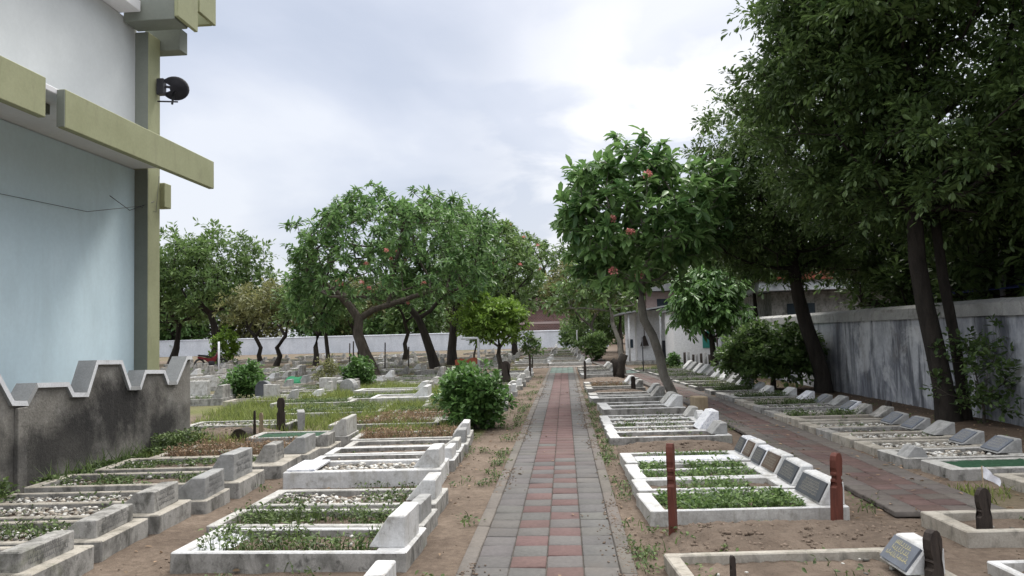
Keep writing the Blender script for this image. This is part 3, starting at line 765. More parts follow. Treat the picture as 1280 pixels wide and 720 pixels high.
# --- shaded row by the right wall
RW = [('moss edged grave at the right edge of the picture', 3.95,5.6,6.55,7.25,'beige','weeds',None,None),
      ('grave with a dark green artificial turf cover', 3.62,5.3,7.43,8.0,'oldwhite','turf',None,None),
      ('grave of thick white pebbles with a small stone at its foot, by the green turf', 3.5,4.82,8.15,8.8,'oldwhite','bigpebble','greystone','small'),
      ('pebble grave with tan kerb whose stone leans toward the double trunk', 3.5,4.82,8.9,9.5,'beige','bigpebble','greystone',None),
      ('brown kerbed grave with sparse pebbles before the double trunk', 3.45,4.82,9.55,10.15,'beige','pebble','greystone',None),
      ('grey kerbed grave with a dark bed left of the double trunk', 3.45,4.82,10.2,10.8,'grey','soil','greystone',None),
      ('white chipped kerb grave with pebbles in the shade', 3.42,4.82,10.85,11.5,'beige','pebble','greystone',None),
      ('shaded grave with a small square grey tablet', 3.42,4.9,11.55,12.1,'beige','soil','grey',None),
      ('shaded grave with a long sloping slab stone', 3.4,4.82,12.15,12.75,'beige','weeds','grey',None),
      ('shaded brown kerbed grave with a bright tablet', 3.4,4.9,12.8,13.4,'grey','pebble','tile',None),
      ('dim grey grave with a sloping stone near the second trunk', 3.38,4.95,13.5,14.1,'grey','pebble','greystone',None),
      ('dim mossy grave across the side path from the frangipani', 3.38,4.9,14.2,14.8,'beige','weeds','greystone',None),
      ('dim tan grave in front of the clipped round bush', 3.36,4.8,14.9,15.5,'beige','soil','tile',None),
      ('pale kerbed grave just before the clipped round bush', 3.36,4.7,15.7,16.4,'oldwhite','weeds','white',None),
      ('pale kerbed grave left of the clipped round bush', 3.35,4.5,16.7,17.4,'oldwhite','pebble','white',None),
      ('pale thin kerbed grave beside the clipped round bush', 3.3,4.6,17.8,18.5,'oldwhite','weeds','white',None)]
for i, (lb, x0, x1, a, b, kb, fl, hm, ft) in enumerate(RW):
    grave(lb, x0, x1, a, b, 0.1+0.02*(i%3==1), kb, fl, hw(0.27,0.05,0.15,0.55,mat=hm,off=0.0,plq='slateblue' if i in (2,3,5,6,9,11) else None,lines=4) if hm else None, th=0.16, tf=0.14, t=0.06, foot=ft, group=G_R2)
for i in range(9):
    d = 19.2 + i*1.15
    grave('pale kerbed grave with leaning white stone on the grass before the white office', 3.15-0.05*i-(0.3 if i > 6 else 0), 4.7, d, d+0.75, 0.1, 'oldwhite', ['weeds','pebble','weeds','soil'][i%4],
          hw(0.35,0.06,0.28,0.7,mat=['white','greystone','white'][i%3]), th=0.2, lowres=True, group='graves before the white office', dens=0.5)

# --- earth mounds
def mound(label, x0, x1, d0, d1, hgt, stonesn=350, mat='soil'):
    nx, ny = 60, 30
    xs = np.linspace(-1,1,nx); ys = np.linspace(-1,1,ny)
    root = empty('earth_grave', ((x0+x1)/2,(d0+d1)/2,0)); tag(root, label, 'grave')
    V = []; L, W = (x1-x0)/2, (d1-d0)/2
    for y in ys:
        for x in xs:
            e = max(0.0, 1-abs(x)**3.5)*max(0.0, 1-abs(y)**2.5)
            z = hgt*e + (0.018*mnoise.noise(Vector((x*L*6,y*W*6,x0))) + 0.022*mnoise.noise(Vector((x*L*14,y*W*14,x0))))*min(1, e*3) - 0.022*(e < 0.02)
            V.append((x*L, y*W, z))
    idx = np.arange(nx*ny).reshape(ny,nx)
    F = np.stack([idx[:-1,:-1], idx[:-1,1:], idx[1:,1:], idx[1:,:-1]], -1).reshape(-1,4)
    link('mound', np_mesh('mound', V, F, True), M[mat], root)
    n = stonesn
    u = rng.uniform(-0.93,0.93,n); w = rng.uniform(-0.93,0.93,n)
    z = hgt*(1-np.abs(u)**3.5)*(1-np.abs(w)**2.5)
    r = stones(np.stack([u*L,w*W,z-0.004],-1), 0.004, 0.022, [(1,1,1)], 0.75)
    link('clods', np_mesh('clods', r[0], r[1], False), M['clod'], root, 'stuff')
    return root
mound('fresh brown earth grave between two carved red wooden posts', 0.72,2.5, 5.0,6.02, 0.09, 700)
mound('bare brown earth grave between two white grave clusters', 0.6,2.2, 9.05,10.25, 0.11, 300)
mound('low earth grave beyond the frangipani by the dark stick', 0.5,2.0, 18.0,19.2, 0.12, 150)
mound('low earth grave with scattered stones in front of the burnt stump', 0.5,1.9, 22.6,24.8, 0.12, 150)
mound('rubble strewn reddish earth grave by the end of the stained wall', -6.2,-4.5, 11.9,12.8, 0.14, 300)

# ------------------------------------------------------------------ wooden markers
def marker_profile(style, h, w):
    """(z fraction, half width fraction) list from bottom to top"""
    if style == 'carved':
        return [(0,1),(0.52,1),(0.55,0.5),(0.585,0.5),(0.6,0.86),(0.63,0.86),(0.645,0.5),(0.675,0.5),(0.69,0.9),(0.72,0.9),(0.735,0.66),(0.76,0.7),(0.8,0.92),(0.9,0.98),(0.96,0.8),(1.0,0.42)]
    if style == 'knob':
        return [(0,1),(0.4,1),(0.43,0.6),(0.5,0.6),(0.53,0.85),(0.56,0.6),(0.6,0.75),(0.72,1.0),(0.86,1.0),(0.96,0.65),(1.0,0.2)]
    return [(0,1),(0.55,1),(0.58,0.7),(0.7,0.7),(0.72,0.95),(0.92,0.9),(1.0,0.5)]
def marker(label, x, y, h, w, th, mat, style='carved', rz=0, lean=(0,0)):
    pr = marker_profile(style, h, w)
    pts = [(-w/2*k, z*h) for z, k in pr]
    poly = [(w/2*k, z*h) for z, k in pr] + [(-w/2*k, z*h) for z, k in reversed(pr)]
    poly = [(a, b-0.05 if b == 0 else b) for a, b in poly]
    bm = bmesh.new(); b_prism(bm, poly, -th/2, th/2)
    bmesh.ops.triangulate(bm, faces=[f for f in bm.faces if len(f.verts) > 4])
    o = link('grave_marker', bm_mesh('grave_marker', bm), M[mat])
    o.location = (x, y, 0); o.rotation_euler = (RAD(lean[0]), RAD(lean[1]), RAD(rz))
    tag(o, label, 'grave marker')
    return o
marker('red brown carved wooden post at the foot of the fresh earth grave', 0.76, 5.82, 0.66, 0.062, 0.05, 'redwood', 'carved', 65)
marker('red brown carved wooden post at the head of the fresh earth grave', 2.01, 5.92, 0.54, 0.085, 0.05, 'redwood', 'carved', 35, (0,3))
marker('blackened carved post beside the tilted slate stone', 2.0, 4.35, 0.36, 0.09, 0.05, 'darkwood', 'knob', 25)
marker('thin dark stake stuck in the nearest sandy grave', 0.93, 4.55, 0.19, 0.03, 0.025, 'darkwood', 'plain', 10)
marker('dark forked post inside the tan kerbed grave by the side path', 2.9, 5.5, 0.34, 0.10, 0.04, 'darkwood', 'knob', 15)
marker('tall weathered dark post standing in the meadow grass', -4.78, 13.0, 0.55, 0.13, 0.07, 'darkwood', 'plain', 10)
marker('thin dark stake at the rubble grave by the stained wall', -4.72, 11.75, 0.46, 0.035, 0.03, 'darkwood', 'plain', 0)
marker('tan wooden stake beside the thin dark one at the rubble grave', -4.64, 11.8, 0.42, 0.06, 0.03, 'palewood', 'plain', 0)
marker('dark stake at the head of an earth grave beyond the frangipani', 1.62, 18.8, 0.42, 0.11, 0.05, 'darkwood', 'plain', 0)
marker('thin dark stake by the path before the green tiles', 0.62, 25.2, 0.6, 0.08, 0.05, 'darkwood', 'plain', 0)
marker('black post in the shade before the double trunk', 4.9, 11.85, 0.35, 0.08, 0.06, 'darkwood', 'plain', 0)
marker('dark rounded post in the row left of the path beyond the bush', -1.75, 22.5, 0.75, 0.28, 0.1, 'darkwood', 'knob', 0)
marker('dark stake beyond the rounded post left of the path', -1.2, 26.0, 0.85, 0.08, 0.05, 'darkwood', 'plain', 0)
marker('dark stake among the white stones behind the round bush', -1.35, 17.0, 0.4, 0.1, 0.05, 'darkwood', 'plain', 0)

def upright(label, x, y, w, h, th, mat, kind='slab', rz=0):
    bm = bmesh.new()
    if kind == 'slab': b_box(bm, -th/2, th/2, -w/2, w/2, -0.05, h)
    else:
        b_prism(bm, [(-w/2,-0.05),(w/2,-0.05)] + [(w/2*math.cos(a), h-w/2+w/2*math.sin(a)) for a in [math.pi*k/10 for k in range(11)]], -th/2, th/2, 'x')
    bevel(bm, 0.01)
    for v in bm.verts: v.co += Vector((rnd.uniform(-1,1),rnd.uniform(-1,1),rnd.uniform(-1,1)))*0.005
    o = link('gravestone', bm_mesh('gravestone', bm), M[mat]); o.location = (x,y,0); o.rotation_euler = (0,0,RAD(rz))
    tag(o, label, 'gravestone'); return o
upright('pale grey upright slab stone beside the tall dark post in the grass', -4.55, 13.3, 0.55, 0.3, 0.12, 'greystone', 'slab', 20)
upright('dark round topped stone left of the small round shrub', -7.75, 19.9, 0.5, 0.5, 0.14, 'slate', 'arch', 70)
upright('white upright slab right of the dark round topped stone', -7.4, 19.5, 0.45, 0.42, 0.1, 'oldwhite', 'slab', 70)
upright('tan rectangular stone block beside the leaning frangipani', 2.27, 13.35, 0.3, 0.36, 0.22, 'palewood', 'slab', 10)
upright('dark heap like stone by the thin stake at the rubble grave', -4.95, 11.9, 0.34, 0.19, 0.22, 'darkwood', 'arch', 75)
upright('broad pale slab at the end of the stained wall', -9.8, 20.5, 0.9, 0.5, 0.12, 'oldwhite', 'slab', 75)
upright('white plaster block stone in the wild grass below the big frangipani', -6.6, 21.5, 0.5, 0.45, 0.2, 'oldwhite', 'slab', 60)
upright('rounded pale stone next to the white plaster block', -6.05, 21.6, 0.5, 0.4, 0.2, 'greystone', 'arch', 70)

# white flag on a stick
fl = empty('flag', (2.97, 5.62, 0)); tag(fl, 'small white flag drooping on a thin stick by the side path', 'flag')
bm = bmesh.new(); b_tube(bm, [(0,0,-.05),(0.005,0,.25),(0.0,0,.47)], 0.004, 5); link('stick', bm_mesh('stick', bm), M['palewood'], fl)
V = []; F = []
for j in range(7):
    for i in range(5):
        u, v = i/4, j/6
        V.append((0.005+0.11*v + 0.01*math.sin(v*7+u*3), 0.015*math.sin(v*9+u*2), 0.47 - 0.08*u*(1-0.3*v) - 0.09*v))
for j in range(6):
    for i in range(4): F.append((j*5+i, j*5+i+1, j*5+i+6, j*5+i+5))
link('cloth', np_mesh('flag_cloth', V, F, True), M['flagcloth'], fl)

# ------------------------------------------------------------------ far field of graves
def proto_far(kind):
    k = {'w': ('white','slab',hw(.3,.1,.24,.6)), 'p': ('oldwhite','pebble',hw(.3,.1,.3,.6,mat='oldwhite')), 'g': ('grey','weeds',hw(.3,.12,.34,.7,mat='grey')),
         's': ('beige','soil',hw(.25,.1,.3,.5,mat='greystone')), 'a': ('oldwhite','dry',hw(.25,.1,.42,.6,mat='oldwhite',kind='arch'))}[kind]
    r = grave(None or 'x', -0.95,0.95,-0.42,0.42, 0.17, k[0], k[1], k[2], t=0.09, th=0.3, tf=0.14, lowres=True, dens=0.35)
    return r
FL = {'w': 'white kerbed grave with a flat cement top in the far field', 'p': 'off white kerbed pebble grave in the far field', 'g': 'dark grey cement grave with weeds in the far field',
      's': 'tan kerbed soil grave with a small granite stone in the far field', 'a': 'grave with a round topped pale stone and dry weeds in the far field'}
protos = {k: proto_far(k) for k in FL}
used = set(); nfar = 0
def place_far(x, d, yaw=0):
    global nfar
    k = rnd.choices('wpgsa', [3,5,5,5,1])[0]
    r = protos[k] if k not in used else copy_tree(protos[k])
    used.add(k)
    r.location = (x, d, 0); r.rotation_euler = (0,0,RAD(yaw)); s = rnd.uniform(0.85,1.12)
    r.scale = (s*rnd.uniform(.9,1.05), s*rnd.uniform(.85,1.1), rnd.uniform(0.5,1.0))
    tag(r, FL[k], 'grave', 'graves scattered over the far field'); nfar += 1
TR = [(-7.8,30.8),(-6.5,37.5),(-5.6,39),(-2.55,30),(-24,54),(-19,50),(-14.2,46),(-10.5,52),(-3,47)]
for ci, cx in enumerate([-4.8,-7.1,-9.4,-11.8,-14.2,-16.8,-19.5,-22.4,-25.4,-28.6]):
    d = 18.6 + rnd.uniform(0,1) + (0.5*ci if ci > 2 else 0)
    while d < 70:
        x = cx + rnd.uniform(-.25,.25)
        vis = x/d > -0.50
        if vis and rnd.random() < (0.78 if d < 45 else 0.5) and all((x-a)**2+(d-b)**2 > 1.1 for a,b in TR) and not (cx > -5 and 16 < d < 18.8):
            place_far(x, d, rnd.uniform(-4,4))
        d += rnd.uniform(1.0,1.35) * (1.0 if d < 40 else 1.9)
for cx in (-1.6, 0.15):
    d = 36.6
    while d < 74:
        place_far(cx + rnd.uniform(-.1,.1) - (0.012*(d-36) if cx > 0 else 0), d, 0); d += rnd.uniform(1.3,1.9)
for d in np.arange(36.5, 62, 1.6): place_far(-3.9+rnd.uniform(-.2,.2), float(d), 0)

# ------------------------------------------------------------------ trees
def grow(trunk, tips, r0, rtip=0.010, seg=0.45, wob=0.08, lift=0.25, fork=None, sides=7, power=0.5):
    """trunk: list of points; tips: points; returns mesh arrays + directions at the tips"""
    P = [np.array(p, float) for p in trunk]; par = [-1]+list(range(len(P)-1))
    T0 = len(P); fork = T0-1 if fork is None else fork
    plen = [0.0]
    for i in range(1,T0): plen.append(plen[-1]+np.linalg.norm(P[i]-P[i-1]))
    tips = sorted(tips, key=lambda t: np.linalg.norm(np.array(t)-P[T0-1]))
    tipn = []; tdir = []
    for t in tips:
        t = np.array(t, float)
        A = np.array(P[fork:]); pl = np.array(plen[fork:])
        dv = t - A; dist = np.linalg.norm(dv,axis=1)
        cost = dist*1.0 + 0.35*pl + np.where(dv[:,2] < -0.2, 0.5*np.abs(dv[:,2]), 0)
        j = int(np.argmin(cost)) + fork
        k = max(1, int(np.linalg.norm(t-P[j])/seg))
        prev = j; a = P[j]
        for s in range(1,k+1):
            u = s/k
            q = a + (t-a)*u
            q = q + np.array([0,0,1.0])*lift*np.linalg.norm(t-a)*u*(1-u)
            if s < k: q = q + rng.normal(0, wob*seg, 3)
            P.append(q); par.append(prev); plen.append(plen[prev]+np.linalg.norm(q-P[prev])); prev = len(P)-1
        tipn.append(prev); tdir.append(P[prev]-P[par[prev]])
    n = len(P); cnt = np.zeros(n)
    for i in tipn: cnt[i] += 1
    for i in range(n-1,0,-1): cnt[par[i]] += cnt[i]
    R = rtip*np.maximum(cnt,1)**power
    R = np.minimum(R*(r0*0.72/R[fork]), r0) if R[fork] > 0 else R
    R = np.maximum(R, rtip*0.6)
    for i in range(min(fork+1,T0)):
        u = i/max(1,fork); R[i] = r0*(1.0 - 0.28*u) * (1.25 if i == 0 else 1.0)
    ch = [[] for _ in range(n)]
    for i in range(1,n): ch[par[i]].append(i)
    V = []; F = []
    ca = np.cos(np.arange(sides)*2*np.pi/sides); sa = np.sin(np.arange(sides)*2*np.pi/sides)
    def ring(i, d, r):
        d = d/(np.linalg.norm(d)+1e-9)
        u = np.cross(d, [0.2,0.3,1.0] if abs(d[2]) < 0.92 else [1.0,0.1,0.0]); u /= np.linalg.norm(u); v = np.cross(d,u)
        b = len(V)
        for k in range(sides):
            V.append(P[i] + (u*ca[k]+v*sa[k])*r*(1+0.12*mnoise.noise(Vector((P[i][0]*2+ca[k]*2, P[i][1]*2+sa[k]*2, P[i][2]*1.5)))))
        return b
    own = [None]*n
    for i in range(n):
        if par[i] < 0: own[i] = ring(i, P[1]-P[0], R[i]); continue
        p = par[i]; d = P[i]-P[p]
        main = max(ch[p], key=lambda c: cnt[c]) == i
        c = max(ch[i], key=lambda c: cnt[c]) if ch[i] else None
        dd = d if c is None else d/np.linalg.norm(d) + (P[c]-P[i])/(np.linalg.norm(P[c]-P[i])+1e-9)
        own[i] = ring(i, dd, R[i])
        b0 = own[p] if main else ring(p, d, min(R[p], R[i]*1.2))
        for k in range(sides):
            F.append((b0+k, b0+(k+1)%sides, own[i]+(k+1)%sides, own[i]+k))
    return np.array(V), np.array(F), np.array([P[i] for i in tipn]), np.array(tdir)

def crown_tips(n, c, r, shell=0.5, bottom=-0.75, lump=0.35, seed=0.0, squash=None):
    out = []; c = np.array(c); r = np.array(r)
    while len(out) < n:
        v = rng.normal(0,1,3); v /= np.linalg.norm(v)
        if v[2] < bottom: continue
        k = 1 + lump*mnoise.noise(Vector((v[0]*1.8+seed, v[1]*1.8, v[2]*1.8+seed))) + 0.5*lump*mnoise.noise(Vector((v[0]*4+seed, v[1]*4, v[2]*4)))
        rad = (shell + (1-shell)*rng.uniform(0,1)**0.6)
        out.append(c + v*r*rad*k)
    return out

def tree(name, label, trunk, r0, c, r, ntips, leaf, per_tip, lsize, spread, bark, cat='tree', shell=0.45, bottom=-0.7, lump=0.35, seed=0.0,
         kind='small', droop=0.3, flowers=0, group=None, lift=0.2, seg=0.45, sides=7, tips_extra=(), aspect=0.4, rtip=0.01):
    base = np.array(trunk[0], float)
    root = empty(name, tuple(base)); tag(root, label, cat, group)
    tips = crown_tips(ntips, c, r, shell, bottom, lump, seed)
    for (cc, rr, nn) in tips_extra: tips += crown_tips(nn, cc, rr, shell, bottom, lump, seed+3)
    V, F, TP, TD = grow(trunk, tips, r0, rtip, seg=seg, lift=lift, sides=sides)
    link('trunk', np_mesh('trunk', V-base, F, True), M[bark], root)
    n = len(TP); TP = TP - base
    if kind == 'small':
        m = n*per_tip
        own = np.repeat(np.arange(n), per_tip)
        tw = max(4, per_tip//14)                       # leaves sit in sprays along short twigs
        tdr = randdirs(n*tw, -0.6, 1.0); tln = spread*rng.uniform(0.55,1.25,n*tw)
        ti = own*tw + (np.arange(m) % tw)
        u = rng.uniform(0.12,1.0,m)
        w3 = tdr[ti]; ln = tln[ti]
        side = np.cross(w3, randdirs(m)); side /= (np.linalg.norm(side,axis=1,keepdims=True)+1e-9)
        pos = TP[own] + w3*(ln*u)[:,None] + side*(0.06*spread)
        pos[:,2] -= droop*0.35*spread*u*u
        d = w3*0.8 + side*rng.uniform(0.4,1.1,(m,1)) + randdirs(m)*0.25; d[:,2] -= droop*(0.5+0.6*u)
        ctint = rng.uniform(0,0.45,n*tw)
        tt = rng.uniform(0,1,m)*0.45 + ctint[ti] + 0.15*(rng.uniform(0,1,m) > 0.93)
        Ls = lsize*rng.uniform(0.5,1.35,m)
        A = leaves(pos, d, Ls, Ls*aspect, 0.2, tt)
    else:  # rosettes of long leaves at the branch ends
        m = n*per_tip; own = np.repeat(np.arange(n), per_tip)
        ax = TD/(np.linalg.norm(TD,axis=1,keepdims=True)+1e-9) + np.array([0,0,0.55]); ax /= np.linalg.norm(ax,axis=1,keepdims=True)
        ra = randdirs(m); ra -= ax[own]*np.sum(ra*ax[own],axis=1,keepdims=True); ra /= np.linalg.norm(ra,axis=1,keepdims=True)
        d = ra*rng.uniform(0.6,1.1,(m,1)) + ax[own]*rng.uniform(-0.25,0.85,(m,1)); d[:,2] -= droop*rng.uniform(0,1,m)
        pos = TP[own] - ax[own]*rng.uniform(0,0.16,(m,1))*lsize*3
        Ls = lsize*rng.uniform(0.6,1.2,m)
        tt = rng.uniform(0,1,m)*0.5 + rng.uniform(0,0.55,n)[own]
        A = leaves(pos, d, Ls, Ls*aspect, 0.18, tt, 0.12)
    link('crown', np_mesh('crown', A[0], A[1], False, tint=A[2]), M[leaf], root)
    if flowers:
        # petal bunches on outer branch ends
        cl = np.array(c)-base
        score = np.linalg.norm((TP-cl)/np.array(r),axis=1) - 0.6*(TP[:,1]-cl[1])/r[1]
        pick = np.argsort(-score)[:flowers*5]; pick = rng.permutation(pick)[:flowers]
        for i in pick:
            k = 60; dd = randdirs(k,-0.4,1)
            v,f,t_ = leaves(dd*lsize*rng.uniform(0.15,0.5,(k,1)), dd+randdirs(k)*0.8, lsize*0.3, lsize*0.2, 0.2)
            v = v*0.55; me = np_mesh('blossom', v, f, False, tint=t_); fo = link('blossom', me, M['flower'], root); fo.location = tuple(TP[i]+np.array([0,-0.05,0.08]))
    return root

# big dark tree by the right wall, double trunk
def trunkpts(base, pts): return [tuple(base)] + pts
tree('shade_tree', 'huge dark small leaved tree with a double trunk by the right wall', [(5.88,12,-.1),(5.83,12,.5),(5.74,12,1.1),(5.62,12.0,1.8),(5.52,11.95,2.5),(5.5,11.9,3.3)], 0.165,
     (6.3,12.2,6.1), (3.1,3.4,3.7), 500, 'leaf_dark', 160, 0.115, 0.5, 'darkbark', shell=0.3, bottom=-0.8, lump=0.5, seed=1.0, droop=0.55, lift=0.1, sides=9,
     tips_extra=[((4.3,12.6,5.6),(1.3,1.5,1.9),60), ((7.4,11.6,4.0),(2.0,2.0,1.1),70), ((6.0,8.9,6.9),(2.6,2.2,1.6),110), ((7.0,12.2,3.3),(1.8,2.2,0.8),90), ((5.1,12.8,3.9),(1.3,1.5,0.9),70), ((6.6,9.6,4.6),(1.6,1.8,1.0),60), ((4.7,12.6,6.7),(1.4,1.5,1.7),90)])
tree('shade_tree', 'dark tree with a slanting trunk by the right wall behind the graves', [(5.85,17.7,-.1),(5.84,17.7,.4),(5.72,17.7,.9),(5.55,17.7,1.5),(5.4,17.7,2.2),(5.3,17.6,2.9)], 0.19,
     (5.2,17.6,5.1), (2.4,2.5,2.4), 230, 'leaf_dark', 120, 0.12, 0.5, 'darkbark', shell=0.35, bottom=-0.9, lump=0.4, seed=4.0, droop=0.5, lift=0.1, sides=9,
     tips_extra=[((4.2,17.2,4.2),(1.2,1.3,1.5),60), ((6.6,18.0,3.4),(1.7,1.6,0.9),80), ((4.7,17.6,3.2),(1.0,1.2,0.7),40)])
# the second stem of the double trunk
st = empty('shade_tree', (6.12,12.15,0)); tag(st, 'slim second stem rising close behind the double trunk', 'tree')
V, F, TP, TD = grow([(6.18,12.1,-.1),(6.16,12.1,.6),(6.08,12.1,1.4),(5.98,12.1,2.2),(5.95,12.2,3.2),(6.1,12.3,4.2)], crown_tips(70,(6.4,12.4,6.2),(2.6,2.6,2.2),0.3,-0.8,0.4,9), 0.095, sides=8)
b0 = np.array([6.12,12.15,0]); link('trunk', np_mesh('trunk', V-b0, F, True), M['darkbark'], st)
m = 70*110; own = np.repeat(np.arange(70),110); off = randdirs(m)*0.6*rng.uniform(0.2,1,(m,1))**0.6
A = leaves(TP[own]-b0+off, off/0.6+randdirs(m)*0.7-np.array([0,0,.5]), 0.12*rng.uniform(.65,1.3,m), 0.05)
link('crown', np_mesh('crown', A[0], A[1], False, tint=A[2]), M['leaf_dark'], st)

# the leaning frangipani between the paths
tree('frangipani_tree', 'frangipani with a pale leaning trunk and coral blossoms between the two paths',
     [(2.34,16.6,-.1),(2.25,16.65,.2),(2.1,16.7,.55),(2.03,16.7,.95),(1.9,16.7,1.4),(1.72,16.7,1.75),(1.68,16.7,2.1),(1.7,16.7,2.55)], 0.115,
     (1.75,16.6,4.1), (1.95,1.9,1.6), 400, 'leaf_frangi', 14, 0.3, 0.3, 'palebark', shell=0.5, bottom=-0.8, lump=0.25, seed=2.0, tips_extra=[((1.5,16.4,2.95),(1.4,1.3,0.6),70)], kind='rosette', droop=0.5, flowers=5, lift=0.3, seg=0.35, aspect=0.38, rtip=0.012)
# big frangipanis left
GF = 'frangipanis on the left field'
tree('frangipani_tree', 'large spreading frangipani with a thick dark leaning trunk on the left field',
     [(-7.6,30.8,-.1),(-7.75,30.8,.4),(-8.0,30.8,1.0),(-8.25,30.8,1.7),(-8.2,30.8,2.3)], 0.27,
     (-7.0,31.0,4.6), (4.0,3.6,3.0), 1150, 'leaf_frangi', 12, 0.3, 0.3, 'bark', shell=0.76, bottom=-0.5, lump=0.28, seed=5.0, kind='rosette', droop=0.5, flowers=9, lift=0.3, seg=0.6, aspect=0.3, group=GF, rtip=0.012)
tree('frangipani_tree', 'tall frangipani with a straight slanting trunk behind the large one',
     [(-6.2,37,-.1),(-6.4,37,.7),(-6.7,37,1.6),(-7.0,37,2.4)], 0.24, (-6.0,37,5.3), (3.2,3.0,2.9), 650, 'leaf_frangi', 13, 0.32, 0.3, 'darkbark', shell=0.65, bottom=-0.7, lump=0.3, seed=6.0, kind='rosette', droop=0.6, flowers=6, lift=0.3, seg=0.6, aspect=0.32, group=GF)
tree('frangipani_tree', 'dense frangipani with a forked dark trunk left of the far path',
     [(-6.0,41,-.1),(-6.0,41,.8),(-5.9,41,1.7),(-5.8,41,2.5)], 0.26, (-4.1,41,4.9), (3.2,3.0,2.7), 650, 'leaf_mid', 13, 0.32, 0.3, 'darkbark', shell=0.6, bottom=-0.8, lump=0.3, seed=7.0, kind='rosette', droop=0.6, flowers=6, lift=0.25, seg=0.6, aspect=0.32, group=GF)
tree('frangipani_tree', 'lower rounded frangipani near the brick house, right of the tall ones',
     [(-3.4,52,-.1),(-3.4,52,1),(-3.3,52,2)], 0.22, (-3.2,52,5.3), (4.2,3.4,3.3), 620, 'leaf_mid', 14, 0.36, 0.3, 'darkbark', shell=0.6, bottom=-0.7, lump=0.3, seed=8.0, kind='rosette', droop=0.6, flowers=4, lift=0.25, seg=0.7, aspect=0.32, group=GF)
tree('frangipani_tree', 'drooping dark leaved small frangipani at the left flank of the large one',
     [(-9.9,32,-.1),(-9.8,32,.8),(-9.9,32,1.8),(-10.1,32,2.5)], 0.1, (-10.3,32,3.2), (1.2,1.4,1.5), 110, 'leaf_frangi', 12, 0.34, 0.3, 'darkbark', shell=0.5, bottom=-0.9, lump=0.4, seed=12.0, kind='rosette', droop=1.1, flowers=2, lift=0.2, seg=0.5, aspect=0.3, group=GF)
# trees further left
GL = 'trees in front of the far white wall'
tree('broadleaf_tree', 'bushy dark green tree just right of the building corner', [(-25,55,-.1),(-24.8,55,1.2),(-24.9,55,2.6),(-25.2,55,3.6)], 0.3, (-25.2,55,6.2), (4.6,4.0,3.6), 300, 'leaf_mid', 40, 0.34, 0.9, 'darkbark', bottom=-0.8, lump=0.4, seed=13, group=GL, seg=0.8)
tree('broadleaf_tree', 'dark tree half hidden behind the building corner', [(-29,57,-.1),(-28.6,57,1.2),(-28.4,57,3.0)], 0.28, (-28.5,57,5.6), (3.4,3.4,3.4), 200, 'leaf_mid', 40, 0.34, 0.9, 'darkbark', bottom=-0.8, lump=0.4, seed=14, group=GL, seg=0.8)
for i, (lb, x, d, h, w, lean, mt) in enumerate([
      ('low olive tree with a zigzag trunk before the far wall', -19.6,50,2.9,2.2,0.6,'leaf_olive'),
      ('low olive tree with a Y shaped trunk by the far wall', -17.4,46.5,3.0,2.3,-0.9,'leaf_olive'),
      ('olive tree with a short thick trunk left of the large frangipani', -14.2,44,2.8,2.1,-0.2,'leaf_mid'),
      ('slim olive tree nearest the large frangipani', -12.6,48,3.2,2.2,0.5,'leaf_olive'),
      ('leafy tree with thin spread limbs behind the large trunk', -10.4,50,3.6,2.4,-0.4,'leaf_frangi')]):
    tree('field_tree', lb, [(x,d,-.1),(x-lean*.3,d,.6),(x-lean*.1,d,1.1),(x-lean*.7,d,1.8)], 0.17, (x-lean*.5,d,h+0.5), (w,w,1.5), 130, mt, 34, 0.26, 0.6, 'darkbark', bottom=-0.5, lump=0.4, seed=20+i, group=GL, seg=0.5, lift=0.3)
# small bright green tree
tree('garden_tree', 'small bright green tree with a forked trunk left of the path', [(-2.5,30,-.1),(-2.52,30,.35),(-2.6,30,.75),(-2.55,30,1.05)], 0.11, (-2.75,30,1.95), (1.25,1.2,1.0), 200, 'leaf_bright', 46, 0.17, 0.36, 'bark', bottom=-0.7, lump=0.35, seed=30, lift=0.2, droop=0.4)
tree('sapling', 'thin sapling with sparse leaves right of the small bright tree', [(-1.35,30.5,-.05),(-1.3,30.5,.5),(-1.35,30.5,1.0)], 0.03, (-1.35,30.5,1.0), (.35,.35,.55), 40, 'leaf_mid', 14, 0.16, 0.15, 'bark', seed=31)
tree('sapling', 'little bare limbed tree left of the white pipe', [(-4.2,36,-.05),(-4.25,36,.6),(-4.1,36,1.2)], 0.06, (-4.1,36,2.0), (.8,.8,.7), 50, 'leaf_frangi', 14, 0.2, 0.25, 'bark', seed=32)
# drooping tree near office
tree('mango_tree', 'dense tree with drooping glossy leaves in front of the white office', [(4.8,25,-.1),(4.78,25,.6),(4.75,25,1.2)], 0.13, (4.65,25,2.35), (1.15,1.2,1.0), 190, 'leaf_shrub', 40, 0.24, 0.4, 'darkbark', bottom=-0.85, lump=0.4, seed=33, droop=1.3, aspect=0.3)
tree('slim_tree', 'slim dark trunked tree behind the clipped round bush', [(6.6,26.5,-.1),(6.6,26.5,1.5),(6.55,26.5,2.8)], 0.09, (6.4,26.5,3.6), (1.7,1.6,1.3), 120, 'leaf_dark', 50, 0.2, 0.5, 'darkbark', seed=34, droop=0.9)
tree('pale_limbed_tree', 'loose tree with pale thin limbs over the side path', [(2.0,27,-.1),(1.95,27,.5),(1.9,27.2,1.2),(1.7,27.3,1.8)], 0.1, (1.3,28.5,3.0), (1.5,1.8,1.3), 120, 'leaf_mid', 26, 0.24, 0.4, 'palebark', seed=35, bottom=-0.5, droop=0.6, lift=0.1)
